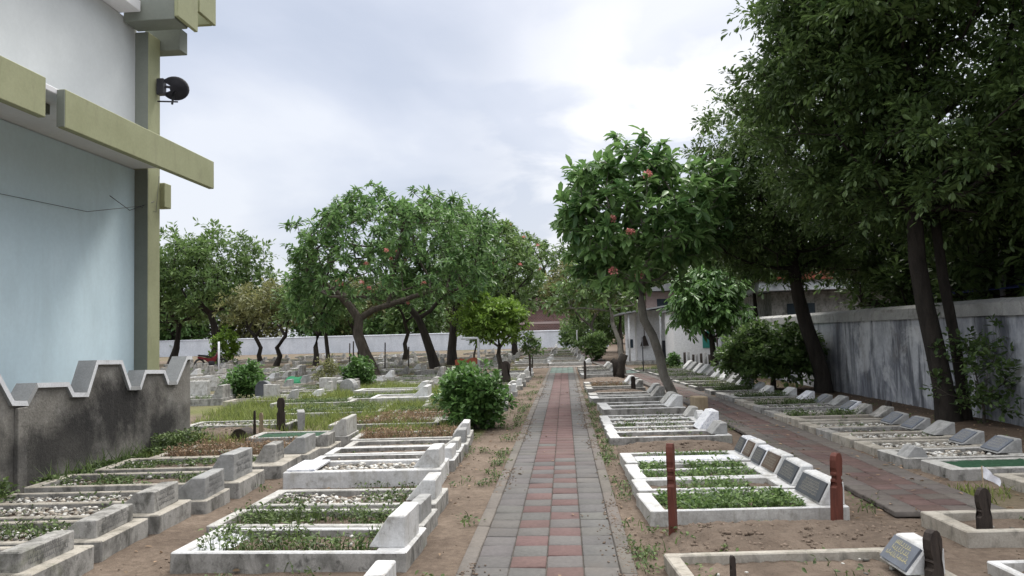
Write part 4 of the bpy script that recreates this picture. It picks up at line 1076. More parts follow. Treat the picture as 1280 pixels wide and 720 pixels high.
tree('pale_limbed_tree', 'yellowish loose tree beyond the green tiles at the end of the path', [(1.9,44,-.1),(1.8,44,.9),(1.5,44,1.9)], 0.13, (1.3,44,3.8), (2.4,2.2,1.9), 140, 'leaf_olive', 30, 0.3, 0.6, 'palebark', seed=36, bottom=-0.6, lift=0.1)
tree('hedge_tree', 'dark low tree at the far end of the side path', [(2.2,60,-.1),(2.2,60,.8)], 0.15, (2.4,60,2.4), (2.2,2.0,2.0), 120, 'leaf_mid', 30, 0.34, 0.7, 'darkbark', seed=37, bottom=-0.9)
# trees beyond the walls
GB = 'trees beyond the far wall'
for i in range(20):
    x = -66 + i*4.0 + rnd.uniform(-1,1); d = 92 + rnd.uniform(0,14); h = rnd.uniform(5.0,7.5)
    if -5.5 < x < 2: h = 3.6; d = 104
    tree('background_tree', 'hazy tree standing beyond the far white wall', [(x,d,-.1),(x,d,1.5),(x+.2,d,3)], 0.3, (x,d,h*0.72), (3.6,3.0,h*0.66), 170, ['leaf_mid','leaf_olive','leaf_frangi'][i%3], 26, 0.6, 1.2, 'darkbark', seed=50+i, bottom=-0.9, group=GB, seg=1.0, sides=5)
GW = 'trees beyond the right wall'
for i, (x, d, h, w) in enumerate([(8.4,13.5,2.7,1.7),(8.3,10.2,2.6,1.6),(8.3,16.5,2.6,1.5),(9.0,7.4,2.8,1.8),(10.5,11,4.0,2.6),(9.2,17,4.0,2.2),(11,20,4.5,3.0),(10.2,7.5,4.0,2.6),(8.6,20.5,3.6,1.7),(13,15,4.5,3.0)]):
    tree('background_tree', 'dark leafy tree growing behind the right boundary wall', [(x,d,-.1),(x,d,1.0),(x+.1,d,2)], 0.16, (x,d,h), (w,w,h*0.5), 130, 'leaf_dark', 60, 0.18, 0.7, 'darkbark', seed=80+i, bottom=-0.9, group=GW, seg=0.6, sides=6)
for i, (x, d) in enumerate([(4.6,46),(7.5,48),(9.5,40),(12,36),(4.0,56),(7,62)]):
    tree('background_tree', 'tall green tree rising behind the white office', [(x,d,-.1),(x,d,1.5),(x+.1,d,3)], 0.2, (x,d,5.2), (2.8,2.6,2.6), 130, 'leaf_mid', 36, 0.34, 0.8, 'darkbark', seed=100+i, bottom=-0.8, group='trees behind the white office', seg=0.8, sides=6)

# ------------------------------------------------------------------ shrubs
def shrub(label, x, d, h, w, leaf, n, lsize, seed, bottom=-0.95, zc=0.55, group=None, per=26, stemr=0.025, droop=0.2, aspect=0.55, name='shrub', spread=0.16, lump=0.55):
    return tree(name, label, [(x,d,-.05),(x+.02,d,h*0.15),(x,d,h*0.3)], stemr, (x,d,h*zc), (w/2,w/2,h*0.5), n, leaf, per, lsize, spread, 'bark', cat='shrub', shell=0.45, bottom=bottom, lump=lump, seed=seed, droop=droop, seg=0.2, aspect=aspect, sides=5, rtip=0.004, group=group)
shrub('glossy green round bush beside the brick path', -1.5,12.6,0.96,1.0,'leaf_shrub',190,0.10,40, per=26)
shrub('small leafy bush just behind the round path bush', -2.05,15.5,0.85,0.8,'leaf_shrub',90,0.11,41)
shrub('round dark green shrub on the left field beside the dark round stone', -8.5,20.6,0.85,0.95,'leaf_shrub',110,0.11,42)
shrub('dark green shrub at the foot of the large leaning trunk', -6.5,24.5,0.85,0.95,'leaf_shrub',100,0.12,43)
shrub('sparse twiggy weed bush between the two round shrubs', -6.9,22.3,0.95,0.75,'leaf_olive',90,0.08,44, per=10)
shrub('wide clipped dark green bush by the right wall', 5.0,18.8,1.42,2.3,'leaf_mid',430,0.11,45, zc=0.6, bottom=-0.75, stemr=0.08, spread=0.22, per=44, lump=0.35)
shrub('straggly shrub against the right wall beyond the double trunk', 6.2,11.6,1.25,1.3,'leaf_dark',110,0.09,46, per=14, spread=0.16)
shrub('bright shrub near the far wall left of the zigzag tree', -21.5,49,2.2,1.8,'leaf_bright',90,0.2,47, spread=0.3)
shrub('green round shrub at the bend of the side path', 1.55,40,1.5,1.6,'leaf_mid',90,0.16,48, spread=0.25)
shrub('dark round shrub before the far end wall', 0.6,66,2.4,2.0,'leaf_mid',90,0.25,49, spread=0.35)
shrub('small clump of greenery on the lawn before the office', 4.2,30,0.6,0.6,'leaf_shrub',40,0.1,51)

# burnt stump by the path
st = empty('tree_stump', (1.72,25.2,0)); tag(st, 'blackened forked tree stump beside the side path', 'stump')
bm = bmesh.new(); b_tube(bm, [(0,0,-.1),(0.02,0,.2),(0.08,0,.5),(0.2,0,.78)], [.2,.17,.15,.13], 9); b_tube(bm, [(-.05,0,.1),(-.1,0,.5),(-.2,0,.62)], [.14,.11,.08], 8)
link('stump_wood', bm_mesh('stump_wood', bm), M['darkbark'], st)

# ------------------------------------------------------------------ zigzag wall + building on the left
XW = -5.5
ZZ = [(3.0,.97),(3.3,1.33),(3.9,1.33),(4.1,.98),(4.35,.98),(4.5,1.13),(5.05,1.13),(5.15,.98),(5.35,.98),(5.55,1.33),(6.1,1.33),(6.3,.98),(6.5,.98),(6.65,1.14),(7.0,1.14),(7.12,.98),(7.25,.98),(7.42,1.33),(7.44,1.33),(7.697,.977),(7.88,.96),(8.02,1.133),(8.54,1.108),(8.63,.987),(8.86,.97),(9.04,1.332),(9.565,1.315),(9.76,.98),(9.96,.97),(10.08,1.17),(10.58,1.147),(10.69,.985),(10.89,.974),(11.19,1.317),(11.355,1.312)]
def zigzag():
    root = empty('garden_wall', (XW,7,0)); tag(root, 'low cement wall with zigzag white coping and black soot stains', 'wall')
    y0, y1 = ZZ[0][0], ZZ[-1][0]
    bm = bmesh.new()
    th = 0.14
    A = [[bm.verts.new((xx, y-7, zz)) for xx, zz in ((0,-.1),(0,z-.03),(-th,z-.03),(-th,-.1))] for y, z in ZZ]
    for p, q in zip(A, A[1:]):
        for k in range(3): bm.faces.new((p[k], p[k+1], q[k+1], q[k]))
    bm.faces.new(A[0]); bm.faces.new(A[-1])
    link('wall', bm_mesh('wall', bm), M['soot'], root)
    bm = bmesh.new()
    # coping follows the zigzag: overhangs both faces
    n = len(ZZ)
    off = []
    t = 0.05
    for i in range(n):
        a = Vector((ZZ[max(i-1,0)][0], ZZ[max(i-1,0)][1])); b = Vector(ZZ[i]); c = Vector((ZZ[min(i+1,n-1)][0], ZZ[min(i+1,n-1)][1]))
        d1 = (b-a).normalized() if i else (c-b).normalized(); d2 = (c-b).normalized() if i < n-1 else d1
        n1 = Vector((-d1.y,d1.x)); n2 = Vector((-d2.y,d2.x)); m = (n1+n2).normalized(); k = 1/max(0.5, m.dot(n1))
        off.append((b, b - m*t*k))
    for i in range(n-1):
        (a, al), (b, bl) = off[i], off[i+1]
        b_prism(bm, [(a.x-7,a.y),(al.x-7,al.y),(bl.x-7,bl.y),(b.x-7,b.y)], -th-0.05, 0.035, 'x')
    bmesh.ops.remove_doubles(bm, verts=bm.verts, dist=0.0005)
    me = bm_mesh('coping', bm)
    for p in me.polygons:
        if p.normal.x < 0.5: p.material_index = 1
    link('coping', me, [M['coping'], M['copingtop']], root)
    bm = bmesh.new(); b_box(bm, 0.0, 0.045, 7.74-7, 7.88-7, -.1, .9); bevel(bm, .006)
    link('pier', bm_mesh('pier', bm), M['soot'], root)
zigzag()

def building():
    root = empty('building', (-6.2,11.17,0)); tag(root, 'pale blue two storey building with olive fascias and a corner pillar', 'building')
    O = Vector((-6.2,11,0))
    def part(name, mat, boxes, parent=root, bev=0.008):
        bm = bmesh.new()
        for b in boxes: b_box(bm, b[0]-O.x, b[1]-O.x, b[2]-O.y, b[3]-O.y, b[4], b[5])
        if bev: bevel(bm, bev)
        return link(name, bm_mesh(name, bm), M[mat], parent)
    part('lower_wall', 'bluewall', [(-14,-6.2,-3,11.0,-.1,4.055)])
    part('upper_wall', 'upwall', [(-14,-6.197,-3,11.0,4.13,6.235)])
    p = part('pillar', 'olive', [(-6.25,-6.0,10.965,11.3,-.1,6.11)])
    part('pillar_face', 'olivegrey', [(-6.198,-6.003,10.957,10.964,-.1,4.05),(-6.198,-6.003,10.957,10.964,4.14,6.1)], p, 0)  # near face overlaid in a darker, greyer tone than the pillar's side
    part('canopy', 'soffit', [(-6.3,-5.08,-3,10.95,4.06,4.125)])
    f = part('fascia', 'olive', [(-5.08,-5.0,-3,7.33,3.74,4.14)])
    part('fascia', 'olive', [(-5.08,-5.0,7.62,10.95,3.72,4.12)])
    part('fascia_return', 'olivegrey', [(-5.42,-5.36,7.2,7.9,3.95,4.055),(-5.082,-5.002,7.606,7.617,3.73,4.11)], f, 0)  # recess strip and board end in the same darker tone
    part('beam_end', 'olive', [(-6.1,-5.93,11.303,11.5,3.55,3.92)])
    # upper roof pieces
    part('roof_slab', 'soffit', [(-14,-5.9,-3,10.58,6.24,6.4)])
    part('roof_beam', 'olivegrey', [(-6.18,-5.42,10.62,11.0,6.13,6.75)])
    part('roof_bracket', 'olivegrey', [(-6.25,-5.7,11.31,11.55,5.95,6.3)])
    part('roof_fascia', 'olive', [(-5.418,-5.36,10.6,11.2,6.16,6.75)])
    part('roof_fascia', 'olive', [(-5.9,-5.42,11.72,11.8,6.5,7.0),(-5.417,-5.36,11.25,11.8,6.5,7.0)])
    bm = bmesh.new()
    b_tube(bm, [Vector((-6.15,6.5,3.7))-O, Vector((-6.17,8.2,3.2))-O, Vector((-6.17,9.8,3.25))-O, Vector((-6.1,10.9,3.5))-O, Vector((-5.98,11.15,3.45))-O, Vector((-5.96,11.2,4.0))-O], 0.0035, 5)
    b_tube(bm, [Vector((-6.17,10.3,3.55))-O, Vector((-6.15,10.75,3.42))-O, Vector((-5.98,11.1,3.6))-O], 0.005, 5)
    link('cable', bm_mesh('cable', bm), M['blackmetal'], root)
building()

# satellite dish on the pillar
sd = empty('satellite_dish', (-5.98,11.36,5.25)); tag(sd, 'dark satellite dish fixed to the corner pillar', 'satellite dish')
bm = bmesh.new()
rings = []
for i in range(6):
    r = 0.21*i/5; z = 0.07*(i/5)**2
    rings.append([bm.verts.new((r*math.cos(a)*0.95, 0.85*r*math.sin(a), z)) for a in [2*math.pi*k/24 for k in range(24)]] if i else [bm.verts.new((0,0,0))])
for k in range(24): bm.faces.new((rings[0][0], rings[1][k], rings[1][(k+1)%24]))
for a, b in zip(rings[1:], rings[2:]):
    for k in range(24):
        if a is rings[1] or not 10 <= k <= 13: bm.faces.new((a[k], a[(k+1)%24], b[(k+1)%24], b[k]))
bmesh.ops.solidify(bm, geom=bm.faces[:], thickness=0.008)
Md = Matrix.Translation((0.24,0.05,0.08)) @ Matrix.Rotation(RAD(28),4,'Z') @ Matrix.Rotation(RAD(-68),4,'X')
bm.transform(Md)
link('dish', bm_mesh('dish', bm, True), M['blackmetal'], sd)
bm = bmesh.new(); b_tube(bm, [(0.0,-.02,-.12),(0.28,0.05,-.12)], 0.012, 6); b_tube(bm, [(0.2,0.03,-.16),(0.21,0.06,0.02),(0.28,0.09,.1)], 0.016, 6)
b_tube(bm, [(0.28,0.09,.1),(0.02,0.0,0.12)], 0.02, 6); b_box(bm, -.0, 0.1, -.05, .05, -.02, .22)
link('bracket', bm_mesh('bracket', bm), M['blackmetal'], sd)

# ------------------------------------------------------------------ right boundary wall, far wall
def long_wall(name, label, a, b, h, th, mat, copmat, coph, copw, cat='wall', bmp=0):
    a = Vector(a); b = Vector(b); L = (b-a).length
    root = empty(name, (a.x,a.y,0), math.atan2(b.y-a.y,b.x-a.x)); tag(root, label, cat)
    bm = bmesh.new(); b_box(bm, 0, L, -th/2, th/2, -.1, h-coph); link('wall', bm_mesh('wall', bm), M[mat], root)
    bm = bmesh.new()
    n = max(2, int(L/2.5)); 
    for i in range(n):
        x0, x1 = L*i/n, L*(i+1)/n
        z = h-coph+0.002+rnd.uniform(-.006,.006)
        b_prism(bm, [(-copw/2,z),(copw/2,z),(copw/2,z+coph*.75),(0.05,z+coph),(-0.05,z+coph),(-copw/2,z+coph*.75)], x0+.004, x1-.004, 'x')
    link('coping', bm_mesh('coping', bm), M[copmat], root)
    return root
long_wall('boundary_wall', 'tall streaked grey boundary wall along the right side', (7.0,1.0), (5.95,29.5), 1.86, 0.2, 'rightwall', 'rightcop', 0.26, 0.3)
FARW = long_wall('boundary_wall', 'long pale white wall closing the far end of the cemetery', (-60,88), (4.6,82.3), 1.9, 0.2, 'farwall', 'farwall', 0.12, 0.3)

# ------------------------------------------------------------------ office and houses
def house(name, label, O, parts, cat='house'):
    root = empty(name, O); tag(root, label, cat); O = Vector(O)
    objs = {}
    for (nm, mat, boxes, par, bev) in parts:
        bm = bmesh.new()
        for b in boxes: b_box(bm, b[0]-O.x, b[1]-O.x, b[2]-O.y, b[3]-O.y, b[4], b[5])
        if bev: bevel(bm, bev)
        objs[nm] = link(nm, bm_mesh(nm, bm), M[mat], objs[par] if par else root)
    return root, objs
off, oo = house('office', 'small white cemetery office with a lean to porch roof', (4.5,37,0), [
    ('wall','officewall',[(3.4,6.6,36.6,41,-.1,2.5),(2.85,3.3,36.3,36.5,-.1,2.35)],None,0.01),
    ('porch_floor','grey',[(2.8,5.4,35.4,36.59,-.1,.14)],None,0.01),
    ('door','blackmetal',[(4.55,5.1,36.57,36.605,.15,1.05)],'wall',0),
    ('notice_board','glassdark',[(2.95,3.2,36.275,36.297,.75,1.15)],'wall',0.004),
    ('window','pinkwall',[(4.75,5.35,36.56,36.61,1.3,2.0)],'wall',0)])
bm = bmesh.new(); b_prism(bm, [(2.5-4.5,2.3),(7.0-4.5,2.95),(7.0-4.5,3.02),(2.5-4.5,2.37)], -1.8, 4.3)
link('roof', bm_mesh('roof', bm), M['roofsheet'], off)
for px in (2.95,4.4,5.2):
    bm = bmesh.new(); b_tube(bm, [(px-4.5,-1.55,-.05),(px-4.5,-1.55,2.35)], 0.045, 8); link('porch_post', bm_mesh('porch_post', bm), M['metal'], off)
bm = bmesh.new()
for zz in (.55,.9): b_tube(bm, [(0.6,-1.5,zz),(1.9,-1.5,zz)], 0.02, 6)
for xx in (0.6,1.25,1.9): b_tube(bm, [(xx,-1.5,0),(xx,-1.5,.92)], 0.022, 6)
link('railing', bm_mesh('railing', bm), M['blackmetal'], off)
wl, wo = house('outbuilding', 'white plastered outbuilding with a green shutter beside the lawn', (5.5,33,0), [
    ('wall','officewall',[(4.55,6.3,32.2,35.0,-.1,2.3)],None,0.01),
    ('window','greenwood',[(5.72,6.08,32.17,32.205,.75,1.45)],'wall',0.004)], 'outbuilding')
bm = bmesh.new(); b_prism(bm, [(4.4-5.5,2.32),(6.5-5.5,2.42),(6.5-5.5,2.48),(4.4-5.5,2.38)], -1.0, 2.1); link('roof', bm_mesh('roof', bm), M['roofsheet'], wl)
br = empty('broom', (3.75,36.5,0)); tag(br, 'dark fan shaped broom hanging on the white office wall', 'broom')
bm = bmesh.new(); b_tube(bm, [(0,0,1.85),(0,0,1.3)], 0.018, 6); b_prism(bm, [(-.05,1.3),(.05,1.3),(.2,.82),(-.2,.82)], -.05, .03)
link('broom_head', bm_mesh('broom_head', bm), M['darkwood'], br)
up, uo = house('house', 'pinkish upper storey rising behind the office roof', (6.5,45,0), [
    ('wall','pinkwall',[(4.6,10,43,50,-.1,3.7)],None,0.01), ('window','glassdark',[(5.2,5.9,42.97,43.01,2.6,3.3),(7.2,8.0,42.97,43.01,2.6,3.3)],'wall',0)])
bm = bmesh.new(); b_prism(bm, [(4.1-6.5,3.72),(10.5-6.5,3.72),(7.3-6.5,4.5)], -2.6, 5.6); link('roof', bm_mesh('roof', bm), M['roofsheet'], up)
nb, no = house('house', 'neighbour house with white eaves and red tiles behind the right wall', (9,30,0), [
    ('wall','grey',[(6.9,12,25.5,35,-.1,2.7)],None,0.01), ('eaves','farwall',[(6.4,12.4,25.0,35.4,2.72,3.05)],None,0.01),
    ('window','glassdark',[(7.4,8.3,25.46,25.505,1.3,2.3)],'wall',0)])
bm = bmesh.new(); b_prism(bm, [(6.3-9,3.06),(12.5-9,3.06),(9.4-9,3.5)], -5.1, 5.5); link('roof', bm_mesh('roof', bm), M['rooftile'], nb)
bh, bo = house('house', 'old red brick house beyond the far white wall', (-1.6,92,0), [
    ('wall','brick',[(-5.2,2.4,90,96,-.1,5.0)],None,0.01), ('band','pinkwall',[(-5.25,2.45,89.96,96.02,2.7,2.95)],'wall',0)])
bm = bmesh.new(); b_prism(bm, [(-6-(-1.6),5.02),(3.2-(-1.6),5.02),(-1.4-(-1.6),6.3)], -2.6, 4.6); link('roof', bm_mesh('roof', bm), M['brick'], bh)
tp = empty('tarpaulin', (8.4,12,0)); tag(tp, 'dark blue tarpaulin roof behind the right wall', 'tarpaulin')
bm = bmesh.new(); b_prism(bm, [(7.3-8.4,2.05),(9.8-8.4,2.5),(9.8-8.4,2.52),(7.3-8.4,2.07)], -3.5, 4.0)
for xx, yy in ((-1,-3.3),(-1,3.8),(1.3,-3.3),(1.3,3.8)): b_tube(bm, [(xx,yy,-.05),(xx,yy,2.05+.18*(xx+1.1))], 0.03, 6)
link('sheet', bm_mesh('sheet', bm), M['bluetarp'], tp)

# ------------------------------------------------------------------ poles, bits
def pole(label, pts, r, mat, name='pole', cat='pole'):
    b = Vector(pts[0]); bm = bmesh.new(); b_tube(bm, [Vector(p)-Vector((b.x,b.y,0)) for p in pts], r, 8)
    o = link(name, bm_mesh(name, bm), M[mat]); o.location = (b.x,b.y,0); tag(o, label, cat); return o
pole('grey utility pole standing behind the right wall', [(7.75,13.6,-.1),(7.75,13.6,2.6),(7.83,13.6,3.4)], 0.045, 'metal')
pole('white inverted L shaped water pipe near the small bright tree', [(-3.25,29,-.05),(-3.25,29,1.35),(-3.28,29,1.42),(-3.9,29,1.42)], 0.05, 'metal', 'water_pipe', 'pipe')
pole('white post beside the parked motorbike on the left field', [(-17.0,38,-.05),(-17.0,38,1.55)], 0.05, 'coping', 'post', 'post')
pole('thin pale pole at the far end of the side path', [(0.72,46,-.05),(0.72,46,1.7)], 0.04, 'coping')
for i, (x, d, h) in enumerate([(-8.4,36,1.3),(-9.6,35,1.4),(-6.9,34,1.1),(-10.6,38,1.3)]):
    pole('thin dark stake among the graves under the large frangipani', [(x,d,-.05),(x+.03,d,h)], 0.03, 'darkwood', 'stake', 'stake')['group'] = 'stakes under the large frangipani'
pole('thin dark rod on the lawn between the side path and the graves', [(2.75,27.5,-.05),(2.75,27.5,1.3)], 0.02, 'blackmetal', 'rod', 'rod')
for i in range(7):
    pole('weathered grey picket in the short fence by the outbuilding', [(4.55+i*.16,29.6,-.05),(4.55+i*.16+rnd.uniform(-.02,.02),29.6,rnd.uniform(.55,.8))], 0.05, 'greystone' if i%2 else 'darkwood', 'fence_picket', 'picket')['group'] = 'pickets by the outbuilding'
# green cloth over a grave
V = []; F = []
for j in range(9):
    for i in range(13):
        u, v = i/12-.5, j/8-.5
        V.append((u*1.0, v*0.8, 0.36 + 0.03*math.sin(u*9)*math.cos(v*7) - (0.28 if abs(v) > .45 else 0) - (0.1 if abs(u) > .47 else 0)))
for j in range(8):
    for i in range(12): F.append((j*13+i, j*13+i+1, j*13+i+14, j*13+i+13))
me = np_mesh('green_cloth', V, F, True); o = link('green_cloth', me, M['cloth']); o.location = (-8.75,25,0); o.scale = (.55,.6,.8); o.rotation_euler = (RAD(28),0,0); tag(o, 'bright green cloth draped over a grave on the left field', 'cloth')
# orange double board marker
om = empty('grave_marker', (-3.75,29.5,0)); tag(om, 'low orange brown curved wooden board marker beyond the round bush', 'grave marker')
bm = bmesh.new(); b_prism(bm, [(-.45,.38),(.0,.5),(.45,.42),(.47,.66),(.2,.68),(0,.6),(-.25,.66),(-.46,.6)], -.04, .04); b_box(bm, -.32,-.24,-.03,.03,-.05,.42); b_box(bm, .24,.32,-.03,.03,-.05,.45)
link('board', bm_mesh('board', bm), M['orange'], om)

# motorbike
mb = empty('motorbike', (-20.6,45,0), RAD(35)); tag(mb, 'parked red and black motorbike on the left field by the white post', 'motorbike')
for sx in (-.62,.62):
    bm = bmesh.new(); bmesh.ops.create_circle(bm, radius=.001, segments=3); bm.clear()
    R0, r0 = 0.25, 0.055
    vs = [[bm.verts.new((sx+(R0+r0*math.cos(b))*math.cos(a), r0*math.sin(b), .3+(R0+r0*math.cos(b))*math.sin(a))) for b in [2*math.pi*k/8 for k in range(8)]] for a in [2*math.pi*k/20 for k in range(20)]]
    for i in range(20):
        for k in range(8): bm.faces.new((vs[i][k], vs[(i+1)%20][k], vs[(i+1)%20][(k+1)%8], vs[i][(k+1)%8]))
    wh = link('wheel', bm_mesh('wheel', bm, True), M['rubber'], mb)
    bm = bmesh.new()
    for k in range(6):
        a = math.pi*k/3; b_tube(bm, [(sx,0,.3),(sx+.24*math.cos(a),0,.3+.24*math.sin(a))], .012, 5)
    link('spokes', bm_mesh('spokes', bm), M['metal'], wh)
bm = bmesh.new(); b_prism(bm, [(-.75,.62),(-.3,.5),(-.1,.32),(.22,.34),(.4,.75),(.5,.95),(.38,1.0),(.25,.72),(-.05,.6),(-.7,.74)], -.1, .1); bevel(bm,.03,2); link('body', bm_mesh('body', bm), M['redplastic'], mb)
bm = bmesh.new(); b_prism(bm, [(-.72,.75),(-.02,.63),(.08,.68),(-.3,.8),(-.7,.84)], -.12, .12); bevel(bm,.02,2); link('seat', bm_mesh('seat', bm), M['rubber'], mb)
bm = bmesh.new(); b_tube(bm, [(.62,.0,.3),(.45,0,.95)], .035, 6); b_tube(bm, [(.36,-.33,1.03),(.42,-.1,.98),(.42,.1,.98),(.36,.33,1.03)], .015, 6); link('handlebar', bm_mesh('handlebar', bm), M['blackmetal'], mb)
bm = bmesh.new(); b_box(bm, -.15,.2,-.12,.12,.2,.45); bevel(bm,.03); b_tube(bm, [(0,-.13,.25),(-.7,-.16,.32)], .035, 6); link('engine', bm_mesh('engine', bm), M['blackmetal'], mb)

# ------------------------------------------------------------------ grass and litter (uncountable)
def scatter_grass():
    P = []; H = []
    zones = [(-7.5,-1.6,11.0,24,24000,0.2),(-5.45,-5.1,3.5,11.0,1500,0.12),(3.4,5.6,5.7,7.4,2000,0.1),(2.9,6.1,20,34,6000,0.12),(-16,-2,24,48,12000,0.25)]
    for (x0,x1,y0,y1,n,hm) in zones:
        xs = rng.uniform(x0,x1,n); ys = rng.uniform(y0,y1,n)
        for x,y in zip(xs,ys):
            w = grass_w(x,y)
            if w > rng.uniform(0.15,0.9):
                P.append((x,y,-0.02)); H.append(hm*(0.4+0.8*w))
    P = np.array(P); H = np.array(H)
    lo = []
    for a, b in ((0,.12),(.12,.2),(.2,.5)):
        k = (H >= a) & (H < b)
        if k.any():
            pp = np.repeat(P[k], 3, axis=0); pp[:,:2] += rng.normal(0,0.025,(len(pp),2))
            lo.append(blades(pp, b*0.3 if b<.5 else .08, b if b < .5 else .26, 0.006, 0.9))
    v,f,t = merge(lo)
    o = link('grass', np_mesh('grass', v, f, False, tint=t), M['grass'], kind='stuff'); tag(o, 'yellow green meadow grass among the left graves', 'grass')
scatter_grass()
def wall_weeds():
    n = 900
    y = rng.uniform(4.6,11.1,n); x = -5.42 + np.abs(rng.normal(0,0.12,n))
    keep = np.array([mnoise.noise(Vector((b*1.3,0,2))) > -0.15 for b in y]); x, y = x[keep], y[keep]
    hgt = np.array([0.12+0.3*max(0,mnoise.noise(Vector((b*0.9,5,1)))) + (0.16 if 9.8 < b < 11 else 0) for b in y])
    base = np.stack([x,y,np.zeros(len(x))],-1)
    k = 9
    q = np.repeat(base,k,axis=0); q[:,2] = np.repeat(hgt,k)*rng.uniform(0.1,1.0,len(q)); q[:,:2] += rng.normal(0,0.05,(len(q),2)); q[:,0] = np.maximum(q[:,0], -5.44)
    r = merge([blades(base,0.1,0.34,0.006,0.6), leaves(q, randdirs(len(q),-0.2,0.8), rng.uniform(.03,.075,len(q)), rng.uniform(.02,.04,len(q)))])
    o = link('wall_weeds', np_mesh('wall_weeds', r[0], r[1], False, tint=r[2]), M['weed'], kind='stuff'); tag(o, 'green weeds growing along the foot of the stained wall', 'weeds')
wall_weeds()
def litter():
    P = []
    for (x0,x1,y0,y1,n) in ((-3.2,-0.75,3.6,13,900),(0.42,0.75,3.6,20,500),(0.6,2.6,3.6,6.2,500),(2.2,4.6,3.6,6.4,600),(4.8,6.5,7,18,900),(-1.3,-0.75,12,28,250)):
        xs = rng.uniform(x0,x1,n); ys = rng.uniform(y0,y1,n)
        P += [(a,b,0.0) for a,b in zip(xs,ys)]
    for sx in (-0.71, 0.40):                      # sand and grit drifting over the path edges
        n = 2600
        yy = rng.uniform(3.6,24,n); xx = sx + np.where(sx < 0, 1, -1)*np.abs(rng.normal(0,0.09,n))
        kk = np.array([mnoise.noise(Vector((sx, b*0.8, 4))) > -0.1 for b in yy])
        P += [(a,b,0.036) for a,b in zip(xx[kk],yy[kk])]
    r = stones(np.array(P), 0.003, 0.013, [(1,1,1)])
    o = link('soil_crumbs', np_mesh('soil_crumbs', r[0], r[1], False), M['clod'], kind='stuff'); tag(o, 'small stones and soil crumbs on the bare earth', 'soil crumbs')
    n = 2200
    xs = np.concatenate([rng.uniform(-3.2,3.4,n//2), rng.uniform(3.3,6.4,n//2)]); ys = np.concatenate([rng.uniform(3.6,20,n//2), rng.uniform(6,20,n//2)])
    p = np.stack([xs,ys,np.full(len(xs),0.012)],-1)
    onp = (p[:,0] > -.75) & (p[:,0] < .42); p[onp,2] = 0.04; p = p[~onp | (rng.uniform(0,1,len(p)) < .25)]
    s2 = (p[:,0] > 2.4) & (p[:,0] < 3.45) & (p[:,1] > 6.2); p[s2,2] = 0.062
    v,f,t = leaves(p, randdirs(len(p),-0.05,0.12), rng.uniform(.03,.07,len(p)), rng.uniform(.012,.028,len(p)))
    o = link('fallen_leaves', np_mesh('fallen_leaves', v, f, False, tint=t), M['dry'], kind='stuff'); tag(o, 'dry fallen leaves scattered over earth and paths', 'leaves')
litter()
def soil_weeds():
    P = []
    for (x0,x1,y0,y1,n) in ((-3.3,-0.78,4,13,90),(0.4,0.56,4,20,110),(-0.92,-0.74,4,20,90),(0.7,2.5,4.2,6.0,30),(2.35,2.6,6.2,20,80),(3.4,6.2,5.6,18,90),(-1.2,-0.75,12,28,40)):
        for _ in range(n):
            x, y = rnd.uniform(x0,x1), rnd.uniform(y0,y1)
            if mnoise.noise(Vector((x*1.2,y*0.8,9))) > -0.1: P.append((x,y,0))
    P = np.array(P); k = 14
    q = np.repeat(P,k,axis=0); q[:,:2] += rng.normal(0,0.05,(len(q),2)); q[:,2] = rng.uniform(0.005,0.05,len(q))
    b = np.repeat(P,5,axis=0); b[:,:2] += rng.normal(0,0.04,(len(b),2))
    r = merge([leaves(q, randdirs(len(q),0,0.8), rng.uniform(.02,.045,len(q)), rng.uniform(.012,.026,len(q))), blades(b,0.03,0.09,0.004,0.9)])
    o = link('soil_weeds', np_mesh('soil_weeds', r[0], r[1], False, tint=r[2]), M['weed'], kind='stuff'); tag(o, 'small weeds sprouting from the bare earth', 'weeds')
soil_weeds()

# small dark inlaid marks in the green tiles
# ------------------------------------------------------------------ world, sun, camera
SUN_AZ, SUN_EL = 22.0, 52.0     # degrees: azimuth to the right of +Y
w = bpy.data.worlds.new('World'); SC.world = w; w.use_nodes = True
N, L = w.node_tree.nodes, w.node_tree.links
bg = N['Background']
sky = N.new('ShaderNodeTexSky'); sky.sky_type = 'NISHITA'; sky.sun_disc = False
sky.sun_elevation = RAD(SUN_EL); sky.sun_rotation = RAD(SUN_AZ); sky.dust_density = 2.5
tc = N.new('ShaderNodeTexCoord')
sp = N.new('ShaderNodeSeparateXYZ'); L.new(tc.outputs['Generated'], sp.inputs[0])
def mth(op, a, b=None, clamp=False):
    m = N.new('ShaderNodeMath'); m.operation = op; m.use_clamp = clamp
    for i, v in enumerate((a, b)):
        if v is None: continue
        if isinstance(v, (int, float)): m.inputs[i].default_value = v
        else: L.new(v, m.inputs[i])
    return m.outputs[0]
zz = mth('ADD', mth('MAXIMUM', sp.outputs['Z'], 0.0), 0.22)
cx_ = mth('DIVIDE', sp.outputs['X'], zz); cy_ = mth('DIVIDE', sp.outputs['Y'], zz)
cb = N.new('ShaderNodeCombineXYZ'); L.new(cx_, cb.inputs[0]); L.new(cy_, cb.inputs[1])
def wn(scale, det, loc):
    mp = N.new('ShaderNodeMapping'); mp.inputs['Location'].default_value = loc; L.new(cb.outputs[0], mp.inputs['Vector'])
    n = N.new('ShaderNodeTexNoise'); n.inputs['Scale'].default_value = scale; n.inputs['Detail'].default_value = det; n.inputs['Roughness'].default_value = 0.5; n.inputs['Distortion'].default_value = 0.3
    L.new(mp.outputs['Vector'], n.inputs['Vector']); return n.outputs['Fac']
c1 = ramp(N, L, wn(0.9, 7, (3.0,1.2,0)), [(0.38,(2.9,3.2,3.85)),(0.48,(3.5,3.75,4.35)),(0.58,(4.5,4.65,5.0))])
